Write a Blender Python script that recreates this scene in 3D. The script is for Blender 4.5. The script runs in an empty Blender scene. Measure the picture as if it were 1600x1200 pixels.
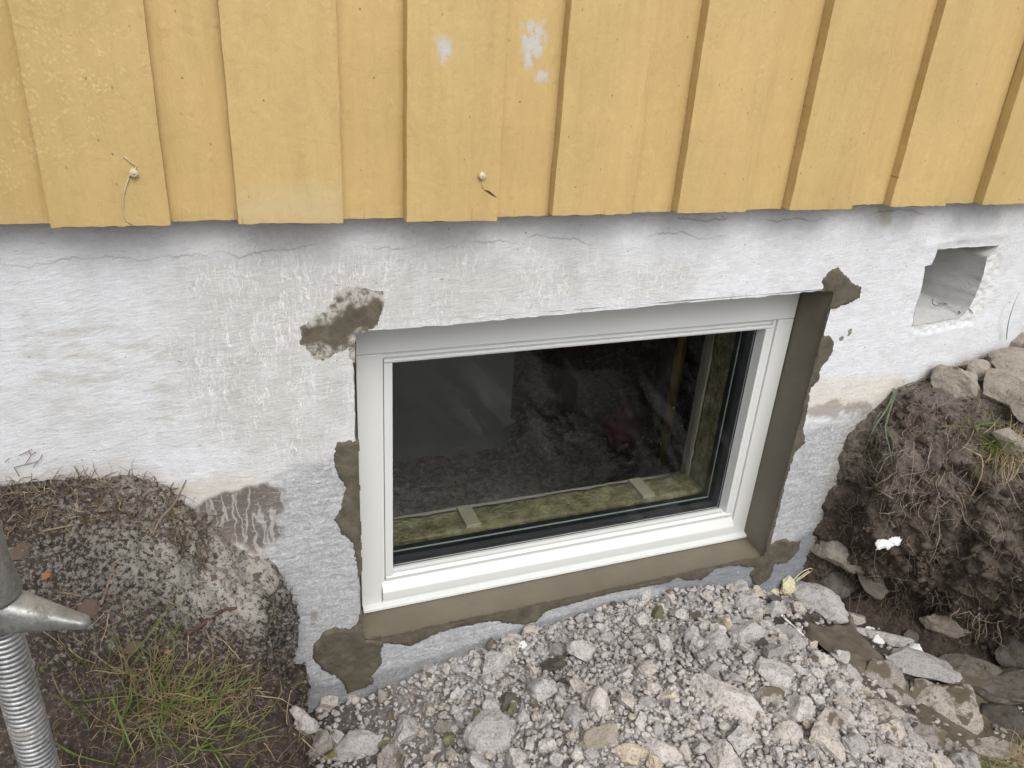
import bpy, math, random
import numpy as np
from mathutils import Vector, Matrix
from mathutils.bvhtree import BVHTree

random.seed(7); rng = np.random.default_rng(7)
scene = bpy.context.scene
col = bpy.context.collection

# ------------------------------------------------------------------ camera, world, sun, exposure
F_PX = 1217.1
PITCH, YAW, ROLL = (math.radians(a) for a in (25.5973, 22.31842, 4.0411))
CAM = np.array([0.0, -1.212, 0.4879])
_f = np.array([math.sin(YAW)*math.cos(PITCH), math.cos(YAW)*math.cos(PITCH), -math.sin(PITCH)])
_r = np.array([math.cos(YAW), -math.sin(YAW), 0.0])
_u = np.cross(_r, _f)
RR = math.cos(ROLL)*_r + math.sin(ROLL)*_u
UU = -math.sin(ROLL)*_r + math.cos(ROLL)*_u
FF = _f
cd = bpy.data.cameras.new('camera'); cam = bpy.data.objects.new('camera', cd); col.objects.link(cam)
cd.sensor_width = 36.0; cd.lens = F_PX/1600*36.0; cd.clip_start = 0.02; cd.clip_end = 500
M = Matrix(((RR[0], UU[0], -FF[0], CAM[0]), (RR[1], UU[1], -FF[1], CAM[1]), (RR[2], UU[2], -FF[2], CAM[2]), (0, 0, 0, 1)))
cam.matrix_world = M
scene.camera = cam

SUN_EL, SUN_AZ = 50.0, 182.0      # azimuth from +Y clockwise: the light comes over the viewer's right shoulder
w = bpy.data.worlds.new("World"); scene.world = w; w.use_nodes = True
nt = w.node_tree; nt.nodes.clear()
sky = nt.nodes.new('ShaderNodeTexSky'); sky.sky_type = 'NISHITA'; sky.sun_disc = False
sky.sun_elevation = math.radians(SUN_EL); sky.sun_rotation = math.radians(SUN_AZ); sky.dust_density = 4.0; sky.air_density = 1.0
hs = nt.nodes.new('ShaderNodeHueSaturation'); hs.inputs['Saturation'].default_value = 0.22
bg = nt.nodes.new('ShaderNodeBackground'); bg.inputs[1].default_value = 0.15
wo = nt.nodes.new('ShaderNodeOutputWorld')
nt.links.new(sky.outputs[0], hs.inputs['Color']); nt.links.new(hs.outputs[0], bg.inputs[0]); nt.links.new(bg.outputs[0], wo.inputs[0])
sl = bpy.data.lights.new('sun', 'SUN'); sl.energy = 0.85; sl.angle = math.radians(40); sl.color = (1.0, 0.97, 0.92)
so = bpy.data.objects.new('sun', sl); col.objects.link(so)
d = Vector((math.sin(math.radians(SUN_AZ))*math.cos(math.radians(SUN_EL)), math.cos(math.radians(SUN_AZ))*math.cos(math.radians(SUN_EL)), math.sin(math.radians(SUN_EL))))
so.rotation_euler = d.to_track_quat('Z', 'Y').to_euler()
vs = scene.view_settings; vs.view_transform = 'Standard'; vs.look = 'None'; vs.gamma = 1; vs.use_curve_mapping = False
vs.exposure = 0.42
scene.cycles.use_denoising = True; scene.cycles.max_bounces = 8; scene.cycles.transparent_max_bounces = 12

# ------------------------------------------------------------------ helpers
def ray(px, py):
    return FF + RR*(px-800)/F_PX - UU*(py-600)/F_PX
def onY(px, py, y=0.0):
    q = ray(px, py); t = (y-CAM[1])/q[1]; return CAM + q*t
def WX(pts, y=0.0):
    return np.array([onY(a, b, y)[[0, 2]] for a, b in pts])

def _hash(ix, iy, iz, seed):
    h = (ix.astype(np.int64)*374761393 + iy.astype(np.int64)*668265263 + iz.astype(np.int64)*2147483647 + seed*1274126177) & 0xffffffff
    h = ((h ^ (h >> 13))*1274126177) & 0xffffffff
    h = ((h ^ (h >> 16))*2246822519) & 0xffffffff
    h = h ^ (h >> 13)
    return (h & 0xffffff)/float(0xffffff)*2-1
def vnoise(x, y, z, seed=0):
    x = np.asarray(x, float); y = np.asarray(y, float)+0*x; z = np.asarray(z, float)+0*x
    fx, fy, fz = np.floor(x), np.floor(y), np.floor(z)
    tx, ty, tz = x-fx, y-fy, z-fz
    tx = tx*tx*(3-2*tx); ty = ty*ty*(3-2*ty); tz = tz*tz*(3-2*tz)
    ix, iy, iz = fx.astype(np.int64), fy.astype(np.int64), fz.astype(np.int64)
    def H(a, b, c): return _hash(ix+a, iy+b, iz+c, seed)
    c00 = H(0,0,0)*(1-tx)+H(1,0,0)*tx; c10 = H(0,1,0)*(1-tx)+H(1,1,0)*tx
    c01 = H(0,0,1)*(1-tx)+H(1,0,1)*tx; c11 = H(0,1,1)*(1-tx)+H(1,1,1)*tx
    a = c00*(1-ty)+c10*ty; b = c01*(1-ty)+c11*ty
    return a*(1-tz)+b*tz
def fbm(x, y, z, f, oct=4, seed=0, gain=0.5):
    s = 0; a = 1; n = 0
    for i in range(oct):
        s = s + a*vnoise(np.asarray(x)*f+i*7.3, np.asarray(y)*f+i*3.1, np.asarray(z)*f-i*5.7, seed+i*17); n += a
        a *= gain; f *= 2.03
    return s/n
def sst(a, b, x):
    t = np.clip((x-a)/(b-a), 0, 1); return t*t*(3-2*t)
def sdf(poly, X, Z):
    """signed distance to a polygon, positive inside"""
    P = np.asarray(poly, float); d2 = np.full(X.shape, 1e9); ins = np.zeros(X.shape, bool)
    for i in range(len(P)):
        a = P[i]; b = P[(i+1) % len(P)]; e = b-a
        L = max(e@e, 1e-12)
        t = np.clip(((X-a[0])*e[0]+(Z-a[1])*e[1])/L, 0, 1)
        d2 = np.minimum(d2, (X-a[0]-t*e[0])**2+(Z-a[1]-t*e[1])**2)
        if a[1] != b[1]:
            c = ((a[1] > Z) != (b[1] > Z)) & (X < (b[0]-a[0])*(Z-a[1])/(b[1]-a[1])+a[0]); ins ^= c
    return np.where(ins, 1, -1)*np.sqrt(d2)

def link(me, name, mat, parent=None, smooth=True):
    o = bpy.data.objects.new(name, me); col.objects.link(o)
    if mat is not None and not me.materials: me.materials.append(mat)
    if smooth: me.polygons.foreach_set('use_smooth', np.ones(len(me.polygons), bool))
    if parent: o.parent = parent
    return o
def fast_mesh(name, V, Fc):
    """V (n,3); Fc (m,k) with one k"""
    V = np.asarray(V, np.float32); Fc = np.asarray(Fc, np.int32); m, k = Fc.shape
    me = bpy.data.meshes.new(name)
    me.vertices.add(len(V)); me.vertices.foreach_set('co', V.ravel())
    me.loops.add(m*k); me.loops.foreach_set('vertex_index', Fc.ravel())
    me.polygons.add(m); me.polygons.foreach_set('loop_start', np.arange(0, m*k, k, dtype=np.int32))
    me.update(calc_edges=True); return me
def py_mesh(name, V, Fc):
    me = bpy.data.meshes.new(name); me.from_pydata([tuple(map(float, v)) for v in V], [], [tuple(map(int, f)) for f in Fc]); me.update(); return me
def attr_f(me, name, arr):
    a = me.attributes.new(name, 'FLOAT', 'POINT'); a.data.foreach_set('value', np.asarray(arr, np.float32).ravel())
def attr_c(me, name, arr):
    arr = np.asarray(arr, np.float32); c = np.ones((len(arr), 4), np.float32); c[:, :3] = arr
    a = me.attributes.new(name, 'FLOAT_COLOR', 'POINT'); a.data.foreach_set('color', c.ravel())
def tag(o, label=None, cat=None, group=None, kind=None):
    if label: o['label'] = label
    if cat: o['category'] = cat
    if group: o['group'] = group
    if kind: o['kind'] = kind
    return o
def empty(name, loc=(0, 0, 0), parent=None):
    o = bpy.data.objects.new(name, None); col.objects.link(o); o.location = loc; o.empty_display_size = .05
    if parent: o.parent = parent
    return o
def grid_faces(nr, nc, keep=None):
    i = np.arange(nr-1)[:, None]*nc + np.arange(nc-1)[None, :]
    f = np.stack([i, i+1, i+1+nc, i+nc], -1).reshape(-1, 4)
    return f if keep is None else f[keep.reshape(-1)]
class MB:
    def __init__(s): s.V = []; s.F = []
    def add(s, V, Fc):
        n = len(s.V); s.V += [tuple(v) for v in V]; s.F += [tuple(i+n for i in f) for f in Fc]
    def box(s, x0, x1, y0, y1, z0, z1):
        V = [(x, y, z) for x in (x0, x1) for y in (y0, y1) for z in (z0, z1)]
        s.add(V, [(0,1,3,2), (4,6,7,5), (0,4,5,1), (2,3,7,6), (0,2,6,4), (1,5,7,3)])
    def tube(s, pts, rad, n=8, cap=True):
        pts = [Vector(p) for p in pts]; R = rad if hasattr(rad, '__len__') else [rad]*len(pts)
        T = [(pts[min(i+1, len(pts)-1)]-pts[max(i-1, 0)]).normalized() for i in range(len(pts))]
        a = Vector((0, 0, 1)) if abs(T[0].z) < .9 else Vector((1, 0, 0))
        N = T[0].cross(a).normalized(); V = []
        for p, t, r in zip(pts, T, R):
            N = (N-t*N.dot(t)).normalized(); B = t.cross(N)
            V += [p+(N*math.cos(k*2*math.pi/n)+B*math.sin(k*2*math.pi/n))*r for k in range(n)]
        Fc = [(i*n+k, i*n+(k+1) % n, (i+1)*n+(k+1) % n, (i+1)*n+k) for i in range(len(pts)-1) for k in range(n)]
        if cap: Fc += [tuple(range(n))[::-1], tuple((len(pts)-1)*n+k for k in range(n))]
        s.add(V, Fc)
    def ribbon(s, pts, wid, up=None):
        """a folded blade (V section) along pts"""
        pts = [Vector(p) for p in pts]; n = len(pts); W = wid if hasattr(wid, '__len__') else [wid]*n
        side = None; V = []
        for i in range(n):
            t = (pts[min(i+1, n-1)]-pts[max(i-1, 0)]).normalized()
            u = Vector(up) if up is not None else Vector((0, 0, 1))
            sd = t.cross(u)
            if sd.length < .05: sd = side or Vector((1, 0, 0))
            sd = sd.normalized(); side = sd; nn = sd.cross(t)
            V += [pts[i]-sd*W[i]*.5+nn*W[i]*.18, pts[i], pts[i]+sd*W[i]*.5+nn*W[i]*.18]
        Fc = []
        for i in range(n-1):
            b = i*3; Fc += [(b, b+1, b+4, b+3), (b+1, b+2, b+5, b+4)]
        s.add(V, Fc)
    def build(s, name, mat, parent=None, smooth=True):
        return link(py_mesh(name, s.V, s.F), name, mat, parent, smooth)

# ------------------------------------------------------------------ materials
def newmat(name):
    m = bpy.data.materials.new(name); m.use_nodes = True; t = m.node_tree
    b = t.nodes['Principled BSDF']; return m, t, b
def N(t, kind, **kw):
    n = t.nodes.new(kind)
    for k, v in kw.items():
        if k in ('operation', 'blend_type', 'data_type', 'feature', 'distance', 'attribute_name', 'noise_dimensions', 'interpolation', 'clamp'): setattr(n, k, v)
        else: n.inputs[k].default_value = v
    return n
def noise(t, scale, detail=4, rough=.55, vec=None, dist=0):
    n = N(t, 'ShaderNodeTexNoise', Scale=scale, Detail=detail, Roughness=rough, Distortion=dist)
    if vec is not None: t.links.new(vec, n.inputs['Vector'])
    return n.outputs['Fac']
def ramp(t, src, stops):
    n = t.nodes.new('ShaderNodeValToRGB'); e = n.color_ramp.elements
    while len(e) < len(stops): e.new(.5)
    for k, (p, c) in enumerate(stops):
        e[k].position = p; e[k].color = (c, c, c, 1) if not hasattr(c, '__len__') else (*c, 1)
    t.links.new(src, n.inputs[0]); return n.outputs[0]
def mix(t, fac, a, b, mode='MIX'):
    n = t.nodes.new('ShaderNodeMix'); n.data_type = 'RGBA'; n.blend_type = mode
    for k, v in ((0, fac), (6, a), (7, b)):
        if isinstance(v, (int, float)): n.inputs[k].default_value = v
        elif hasattr(v, '__len__'): n.inputs[k].default_value = (*v, 1)
        else: t.links.new(v, n.inputs[k])
    return n.outputs[2]
def math_(t, op, a, b=0.0, c=None):
    n = t.nodes.new('ShaderNodeMath'); n.operation = op
    for k, v in ((0, a), (1, b)) + (((2, c),) if c is not None else ()):
        if isinstance(v, (int, float)): n.inputs[k].default_value = v
        else: t.links.new(v, n.inputs[k])
    return n.outputs[0]
def vmap(t, scale, vec=None, loc=(0, 0, 0)):
    n = t.nodes.new('ShaderNodeMapping'); n.inputs['Scale'].default_value = scale; n.inputs['Location'].default_value = loc
    if vec is None:
        g = t.nodes.new('ShaderNodeTexCoord'); vec = g.outputs['Object']
    t.links.new(vec, n.inputs[0]); return n.outputs[0]
def rotscale(t, vec, deg, scale):
    a = t.nodes.new('ShaderNodeMapping'); a.inputs['Rotation'].default_value = (0, math.radians(deg), 0); t.links.new(vec, a.inputs[0])
    return vmap(t, scale, a.outputs[0])
def vor2(t, P, scale, sx=1, sz=1, ox=0, oz=0):
    """distance to scattered points over the wall's own plane (x, z)"""
    sp = t.nodes.new('ShaderNodeSeparateXYZ'); t.links.new(P, sp.inputs[0]); cb = t.nodes.new('ShaderNodeCombineXYZ')
    t.links.new(math_(t, 'MULTIPLY_ADD', sp.outputs[0], sx, ox), cb.inputs[0]); t.links.new(math_(t, 'MULTIPLY_ADD', sp.outputs[2], sz, oz), cb.inputs[1])
    n = t.nodes.new('ShaderNodeTexVoronoi'); n.voronoi_dimensions = '2D'; n.inputs['Scale'].default_value = scale; t.links.new(cb.outputs[0], n.inputs['Vector']); return n
def objc(t): return t.nodes.new('ShaderNodeTexCoord').outputs['Object']
def geo(t): return t.nodes.new('ShaderNodeNewGeometry').outputs['Position']
def attr(t, name):
    n = t.nodes.new('ShaderNodeAttribute'); n.attribute_name = name; return n
def bump(t, b, srcs):
    prev = None
    for s, st, di in srcs:
        n = t.nodes.new('ShaderNodeBump'); n.inputs['Strength'].default_value = st; n.inputs['Distance'].default_value = di
        t.links.new(s, n.inputs['Height'])
        if prev is not None: t.links.new(prev, n.inputs['Normal'])
        prev = n.outputs[0]
    t.links.new(prev, b.inputs['Normal'])

def m_wall():
    m, t, b = newmat('whitewashed render')
    a = attr(t, 'col').outputs['Color']; chalk = attr(t, 'chalk').outputs['Fac']; bare = attr(t, 'bare').outputs['Fac']; brown = attr(t, 'brown').outputs['Fac']
    P = objc(t)
    # brushed strokes, mostly level, a little slanted
    wl = N(t, 'ShaderNodeTexNoise', Scale=5.0, Detail=2.0); t.links.new(P, wl.inputs['Vector'])
    wa = t.nodes.new('ShaderNodeVectorMath'); wa.operation = 'MULTIPLY_ADD'; t.links.new(wl.outputs['Color'], wa.inputs[0]); wa.inputs[1].default_value = (.05, 0, .05); t.links.new(P, wa.inputs[2])
    strokes = noise(t, 60, 8, .72, rotscale(t, wa.outputs[0], 8, (1, 1, 3.6)), .5)
    fk = noise(t, 85, 3, .6, rotscale(t, wa.outputs[0], 12, (1, 1, 4.5)), .3)
    grit = noise(t, 520, 3, .7, P)
    fine = noise(t, 260, 4, .6, P)
    mott = noise(t, 26, 5, .65, P)
    # light lime runs: stretched cells
    wv = N(t, 'ShaderNodeTexNoise', Scale=38.0, Detail=3.0); t.links.new(P, wv.inputs['Vector'])
    ad = t.nodes.new('ShaderNodeVectorMath'); ad.operation = 'MULTIPLY_ADD'; t.links.new(wv.outputs['Color'], ad.inputs[0]); ad.inputs[1].default_value = (.022, 0, .05); t.links.new(P, ad.inputs[2])
    vm = vmap(t, (105, 105, 17), ad.outputs[0])
    vo = N(t, 'ShaderNodeTexVoronoi', feature='DISTANCE_TO_EDGE', Scale=1.0); t.links.new(vm, vo.inputs['Vector'])
    cn = noise(t, 1.0, 3, .55, vmap(t, (98, 98, 15), ad.outputs[0]))
    ridge = ramp(t, math_(t, 'ABSOLUTE', math_(t, 'SUBTRACT', cn, .5)), [(0, 1), (.010, .7), (.021, 0)])
    vein = math_(t, 'MAXIMUM', ridge, math_(t, 'MULTIPLY', ramp(t, vo.outputs['Distance'], [(0, 1), (.02, .7), (.055, 0)]), .45))
    patch = ramp(t, noise(t, 16, 4, .6, vmap(t, (1, 1, .5), P)), [(.40, .15), (.56, 1)])
    veinm = math_(t, 'MULTIPLY', math_(t, 'MULTIPLY', vein, patch), chalk)
    c = mix(t, ramp(t, strokes, [(.3, .88), (.5, 1), (.8, 1)]), (0, 0, 0), a, 'MIX')
    c = mix(t, 1.0, a, ramp(t, strokes, [(.30, (.80, .795, .785)), (.40, (.95, .95, .95)), (.55, (1, 1, 1)), (.75, (1.04, 1.04, 1.05))]), 'MULTIPLY')
    c = mix(t, 1.0, c, ramp(t, mott, [(.3, (.90, .895, .88)), (.6, (1.02, 1.02, 1.02))]), 'MULTIPLY')
    fkm = math_(t, 'MULTIPLY', ramp(t, fk, [(.61, 0), (.67, 1)]), ramp(t, noise(t, 7, 3, .6, P), [(.4, .1), (.62, 1)]))
    c = mix(t, math_(t, 'MULTIPLY', fkm, .42), c, (.30, .285, .26))  # thin crescent shadows of brush flakes, painted as dark flecks
    c = mix(t, 1.0, c, ramp(t, grit, [(.3, (.93, .93, .93)), (.7, (1.05, 1.05, 1.05))]), 'MULTIPLY')
    c = mix(t, math_(t, 'MULTIPLY', veinm, .85), c, (.80, .80, .79))
    # flaky speckle on the bare slurry
    vm2 = t.nodes.new('ShaderNodeMapping'); vm2.inputs['Scale'].default_value = (1, 1, 2.4); t.links.new(ad.outputs[0], vm2.inputs[0])
    fl = noise(t, 120, 5, .75, vm2.outputs[0], .4)
    flm = math_(t, 'MULTIPLY', ramp(t, fl, [(.42, 1), (.56, 0)]), bare)
    c = mix(t, math_(t, 'MULTIPLY', flm, .5), c, (.19, .19, .20))
    flw = math_(t, 'MULTIPLY', ramp(t, fl, [(.55, 0), (.68, 1)]), bare)
    c = mix(t, math_(t, 'MULTIPLY', flw, .55), c, (.66, .67, .70))
    # brown bare plaster with white runs
    drip = N(t, 'ShaderNodeTexVoronoi', feature='DISTANCE_TO_EDGE', Scale=1.0); t.links.new(vmap(t, (48, 48, 9), ad.outputs[0]), drip.inputs['Vector'])
    dm = math_(t, 'MULTIPLY', ramp(t, math_(t, 'ABSOLUTE', math_(t, 'SUBTRACT', noise(t, 1.0, 2, .5, vmap(t, (46, 46, 6), ad.outputs[0], (3, 0, 1))), .5)), [(0, 1), (.02, .8), (.045, 0)]), brown)
    dm = math_(t, 'MAXIMUM', dm, math_(t, 'MULTIPLY', ramp(t, noise(t, 90, 5, .75, vmap(t, (1, 1, 2.5), P)), [(.55, 0), (.63, .8)]), brown))
    c = mix(t, math_(t, 'MULTIPLY', dm, .7), c, (.50, .48, .46))
    # dark specks
    sp = vor2(t, wa.outputs[0], 24.0, .6, 1)
    spk = ramp(t, sp.outputs['Distance'], [(0.018, 1), (.036, 0)])
    spk = math_(t, 'MULTIPLY', spk, ramp(t, noise(t, 9, 2, .5, P), [(.5, 0), (.6, 1)]))
    c = mix(t, math_(t, 'MULTIPLY', spk, .65), c, (.1, .09, .08))
    # long hairline cracks below the cladding: z = zc + wobble(x)
    sep = t.nodes.new('ShaderNodeSeparateXYZ'); t.links.new(P, sep.inputs[0]); x, z = sep.outputs[0], sep.outputs[2]
    for zc, amp, sc, wd, lo, hi in ((.130, .075, 9.0, .0007, -.6, .95), (.158, .07, 8.0, .0008, .8, 1.4)):
        cx = t.nodes.new('ShaderNodeCombineXYZ'); t.links.new(x, cx.inputs[0]); cx.inputs[1].default_value = zc*50
        nn = noise(t, sc, 6, .62, cx.outputs[0])
        off = math_(t, 'MULTIPLY', math_(t, 'SUBTRACT', nn, .5), amp)
        dd = math_(t, 'ABSOLUTE', math_(t, 'SUBTRACT', math_(t, 'SUBTRACT', z, zc), off))
        k = ramp(t, math_(t, 'DIVIDE', dd, wd*3), [(.0, 1), (.33, .8), (1, 0)])
        gate = math_(t, 'MULTIPLY', math_(t, 'GREATER_THAN', x, lo), math_(t, 'LESS_THAN', x, hi))
        k = math_(t, 'MULTIPLY', math_(t, 'MULTIPLY', k, gate), ramp(t, noise(t, 8, 2, .5, P), [(.42, 0), (.56, 1)]))
        c = mix(t, math_(t, 'MULTIPLY', k, .5), c, (.16, .15, .14))
    t.links.new(c, b.inputs['Base Color']); b.inputs['Roughness'].default_value = .82
    b.inputs['Specular IOR Level'].default_value = .3
    bump(t, b, [(strokes, .60, .0032), (noise(t, 150, 5, .7, P), .35, .0016), (fine, .45, .0012), (veinm, .4, .0008), (fl, .22, .0014)])
    return m
def m_paint(name, colr, dirt=(.16, .10, .05)):
    m, t, b = newmat(name); P = objc(t)
    g = noise(t, 30, 5, .6, vmap(t, (3, 3, .35), P), .4); o = noise(t, 95, 4, .55, P); big = noise(t, 5, 3, .5, P)
    c = mix(t, 1.0, colr, ramp(t, big, [(.3, (.95, .95, .94)), (.7, (1.04, 1.04, 1.05))]), 'MULTIPLY')
    c = mix(t, 1.0, c, ramp(t, g, [(.3, (.955, .95, .94)), (.6, (1.02, 1.02, 1.02))]), 'MULTIPLY')
    # nail holes and knots
    sp = vor2(t, P, 6.5)
    spk = ramp(t, sp.outputs['Distance'], [(0.006, 1), (.012, 0)])
    c = mix(t, math_(t, 'MULTIPLY', spk, .85), c, dirt)
    s3 = vor2(t, P, 20.0, 1, .7, 1, 2)
    dn = math_(t, 'MULTIPLY', ramp(t, s3.outputs['Distance'], [(0.015, 1), (.030, 0)]), ramp(t, noise(t, 11, 2, .5, P), [(.52, 0), (.58, 1)]))
    c = mix(t, math_(t, 'MULTIPLY', dn, .75), c, (.24, .15, .07))
    stn = ramp(t, noise(t, 9, 5, .65, vmap(t, (1, .3, .22), P, (2, 1, 4))), [(.36, (.93, .925, .915)), (.56, (1.0, 1.0, 1.0)), (.75, (1.03, 1.03, 1.05))])
    c = mix(t, 1.0, c, stn, 'MULTIPLY')
    lump = noise(t, 48, 5, .7, vmap(t, (1, .3, .7), P), .6)
    edg = attr(t, 'crack').outputs['Fac']
    c = mix(t, math_(t, 'MULTIPLY', math_(t, 'POWER', edg, 3.0), ramp(t, lump, [(.45, 0), (.7, .45)])), c, (.36, .26, .14))
    sp2 = vor2(t, P, 8.0, 1, .8, 3, 7)
    blister = ramp(t, sp2.outputs['Distance'], [(.012, 1), (.03, .5), (.045, 0)])
    wear = attr(t, 'wear').outputs['Fac']
    sc = math_(t, 'MULTIPLY', wear, ramp(t, noise(t, 70, 4, .6, vmap(t, (1, 1, .6), P)), [(.42, 0), (.5, 1)]))
    c = mix(t, sc, c, (.50, .485, .46))
    pale = attr(t, 'pale').outputs['Fac']
    c = mix(t, math_(t, 'MULTIPLY', pale, .55), c, (.50, .42, .26))
    wet = attr(t, 'drops').outputs['Fac']
    dr = N(t, 'ShaderNodeTexVoronoi', Scale=210.0); t.links.new(vmap(t, (1, .3, .75), P), dr.inputs['Vector'])
    drm = math_(t, 'MULTIPLY', ramp(t, dr.outputs['Distance'], [(.15, 1), (.38, .6), (.5, 0)]), math_(t, 'MULTIPLY', wet, ramp(t, noise(t, 60, 2, .5, P), [(.46, 0), (.56, 1)])))
    c = mix(t, math_(t, 'MULTIPLY', drm, .16), c, (.9, .78, .5))  # glints on the water drops, painted as lighter dots
    crack = attr(t, 'crack').outputs['Fac']
    ck = N(t, 'ShaderNodeTexNoise', Scale=1.0, Detail=3.0); t.links.new(vmap(t, (220, 60, 9), P), ck.inputs['Vector'])
    ckm = math_(t, 'MULTIPLY', ramp(t, ck.outputs['Fac'], [(.68, 0), (.73, 1)]), crack)
    c = mix(t, math_(t, 'MULTIPLY', ckm, .7), c, (.17, .10, .04))
    t.links.new(c, b.inputs['Base Color'])
    t.links.new(ramp(t, o, [(.3, .42), (.7, .6)]), b.inputs['Roughness']); b.inputs['Specular IOR Level'].default_value = .35
    cr = N(t, 'ShaderNodeTexNoise', Scale=20.0, Detail=5.0); t.links.new(vmap(t, (1, .4, .5), P), cr.inputs['Vector'])
    bump(t, b, [(g, .4, .004), (lump, .36, .004), (o, .24, .0020), (blister, .3, .0014), (dn, -.4, .0015), (drm, .35, .0008), (ramp(t, cr.outputs['Fac'], [(.60, 0), (.64, 1)]), .25, .0012)])
    return m
def m_mortar():
    m, t, b = newmat('fresh cement mortar'); P = objc(t)
    a = attr(t, 'thin').outputs['Fac']
    n1 = noise(t, 35, 5, .6, P); n2 = noise(t, 300, 3, .6, P)
    mpo = rotscale(t, P, -35, (1, 1, 4)); tr = noise(t, 30, 5, .65, mpo, .8)
    c = mix(t, ramp(t, n1, [(.3, 0), (.7, 1)]), (.070, .060, .043), (.132, .115, .085))
    c = mix(t, 1.0, c, ramp(t, tr, [(.3, (.86, .86, .86)), (.7, (1.1, 1.1, 1.1))]), 'MULTIPLY')
    c = mix(t, 1.0, c, ramp(t, n2, [(.3, (.86, .86, .86)), (.7, (1.12, 1.12, 1.12))]), 'MULTIPLY')
    c = mix(t, math_(t, 'MULTIPLY', a, ramp(t, noise(t, 85, 6, .75, P), [(.40, .1), (.56, 1)])), c, (.43, .41, .365))
    t.links.new(c, b.inputs['Base Color']); b.inputs['Roughness'].default_value = .78; b.inputs['Specular IOR Level'].default_value = .3
    bump(t, b, [(tr, .16, .003), (noise(t, 110, 5, .7, P), .3, .002), (n2, .5, .001)])
    return m
def m_trowelled():
    m, t, b = newmat('trowelled cement mortar'); P = objc(t); n1 = noise(t, 7, 4, .6, P); n2 = noise(t, 380, 3, .6, P); n3 = noise(t, 40, 3, .6, rotscale(t, P, 6, (.25, 1, 1)))
    c = mix(t, ramp(t, n1, [(.3, 0), (.7, 1)]), (.138, .122, .088), (.176, .158, .117))
    c = mix(t, 1.0, c, ramp(t, n2, [(.3, (.93, .93, .93)), (.7, (1.05, 1.05, 1.05))]), 'MULTIPLY')
    t.links.new(c, b.inputs['Base Color']); b.inputs['Roughness'].default_value = .72; b.inputs['Specular IOR Level'].default_value = .35
    bump(t, b, [(n3, .16, .002), (n2, .3, .0006)]); return m
def m_simple(name, c1, c2, scale=30, rough=.6, bmp=.2, bd=.001, spec=.5, metal=0, det=4):
    m, t, b = newmat(name); P = objc(t); n = noise(t, scale, det, .6, P)
    t.links.new(mix(t, ramp(t, n, [(.32, 0), (.68, 1)]), c1, c2), b.inputs['Base Color'])
    b.inputs['Roughness'].default_value = rough; b.inputs['Specular IOR Level'].default_value = spec; b.inputs['Metallic'].default_value = metal
    if bmp: bump(t, b, [(noise(t, scale*3, 4, .6, P), bmp, bd)])
    return m
def m_stone(name, pale, dark, mud=(.13, .11, .08), mudamt=.0, pits=1.0):
    m, t, b = newmat(name); P = objc(t)
    oi = t.nodes.new('ShaderNodeObjectInfo'); tint = attr(t, 'tint').outputs['Fac']
    rnd = math_(t, 'FRACT', math_(t, 'ADD', oi.outputs['Random'], tint))
    off = t.nodes.new('ShaderNodeVectorMath'); off.operation = 'ADD'
    cx = t.nodes.new('ShaderNodeCombineXYZ'); t.links.new(math_(t, 'MULTIPLY', rnd, 37.0), cx.inputs[0]); t.links.new(geo(t), off.inputs[0]); t.links.new(cx.outputs[0], off.inputs[1])
    V = off.outputs[0]
    base = ramp(t, rnd, [(0, tuple(.5*x for x in pale)), (.14, tuple(.8*x for x in pale)), (.45, pale), (.75, (pale[0]*1.12, pale[1]*1.10, pale[2]*1.06)), (1.0, (pale[0]*1.02, pale[1]*.94, pale[2]*.84))])
    n1 = noise(t, 55, 5, .7, V); n2 = noise(t, 240, 4, .7, V)
    c = mix(t, ramp(t, n1, [(.36, .75), (.52, .0)]), base, dark)
    c = mix(t, math_(t, 'MULTIPLY', ramp(t, n2, [(.36, .8), (.47, 0)]), pits), c, tuple(.55*x for x in dark))
    c = mix(t, ramp(t, n2, [(.6, 0), (.75, .45)]), c, tuple(min(1, 1.5*x) for x in pale))
    n3 = noise(t, 16, 4, .6, V)
    c = mix(t, ramp(t, n3, [(.62-mudamt*.5, 0), (.67-mudamt*.5, 1)]), c, mud)
    t.links.new(c, b.inputs['Base Color']); b.inputs['Roughness'].default_value = .88; b.inputs['Specular IOR Level'].default_value = .25
    bump(t, b, [(n1, .45, .004), (n2, .6, .0015)])
    return m
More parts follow.
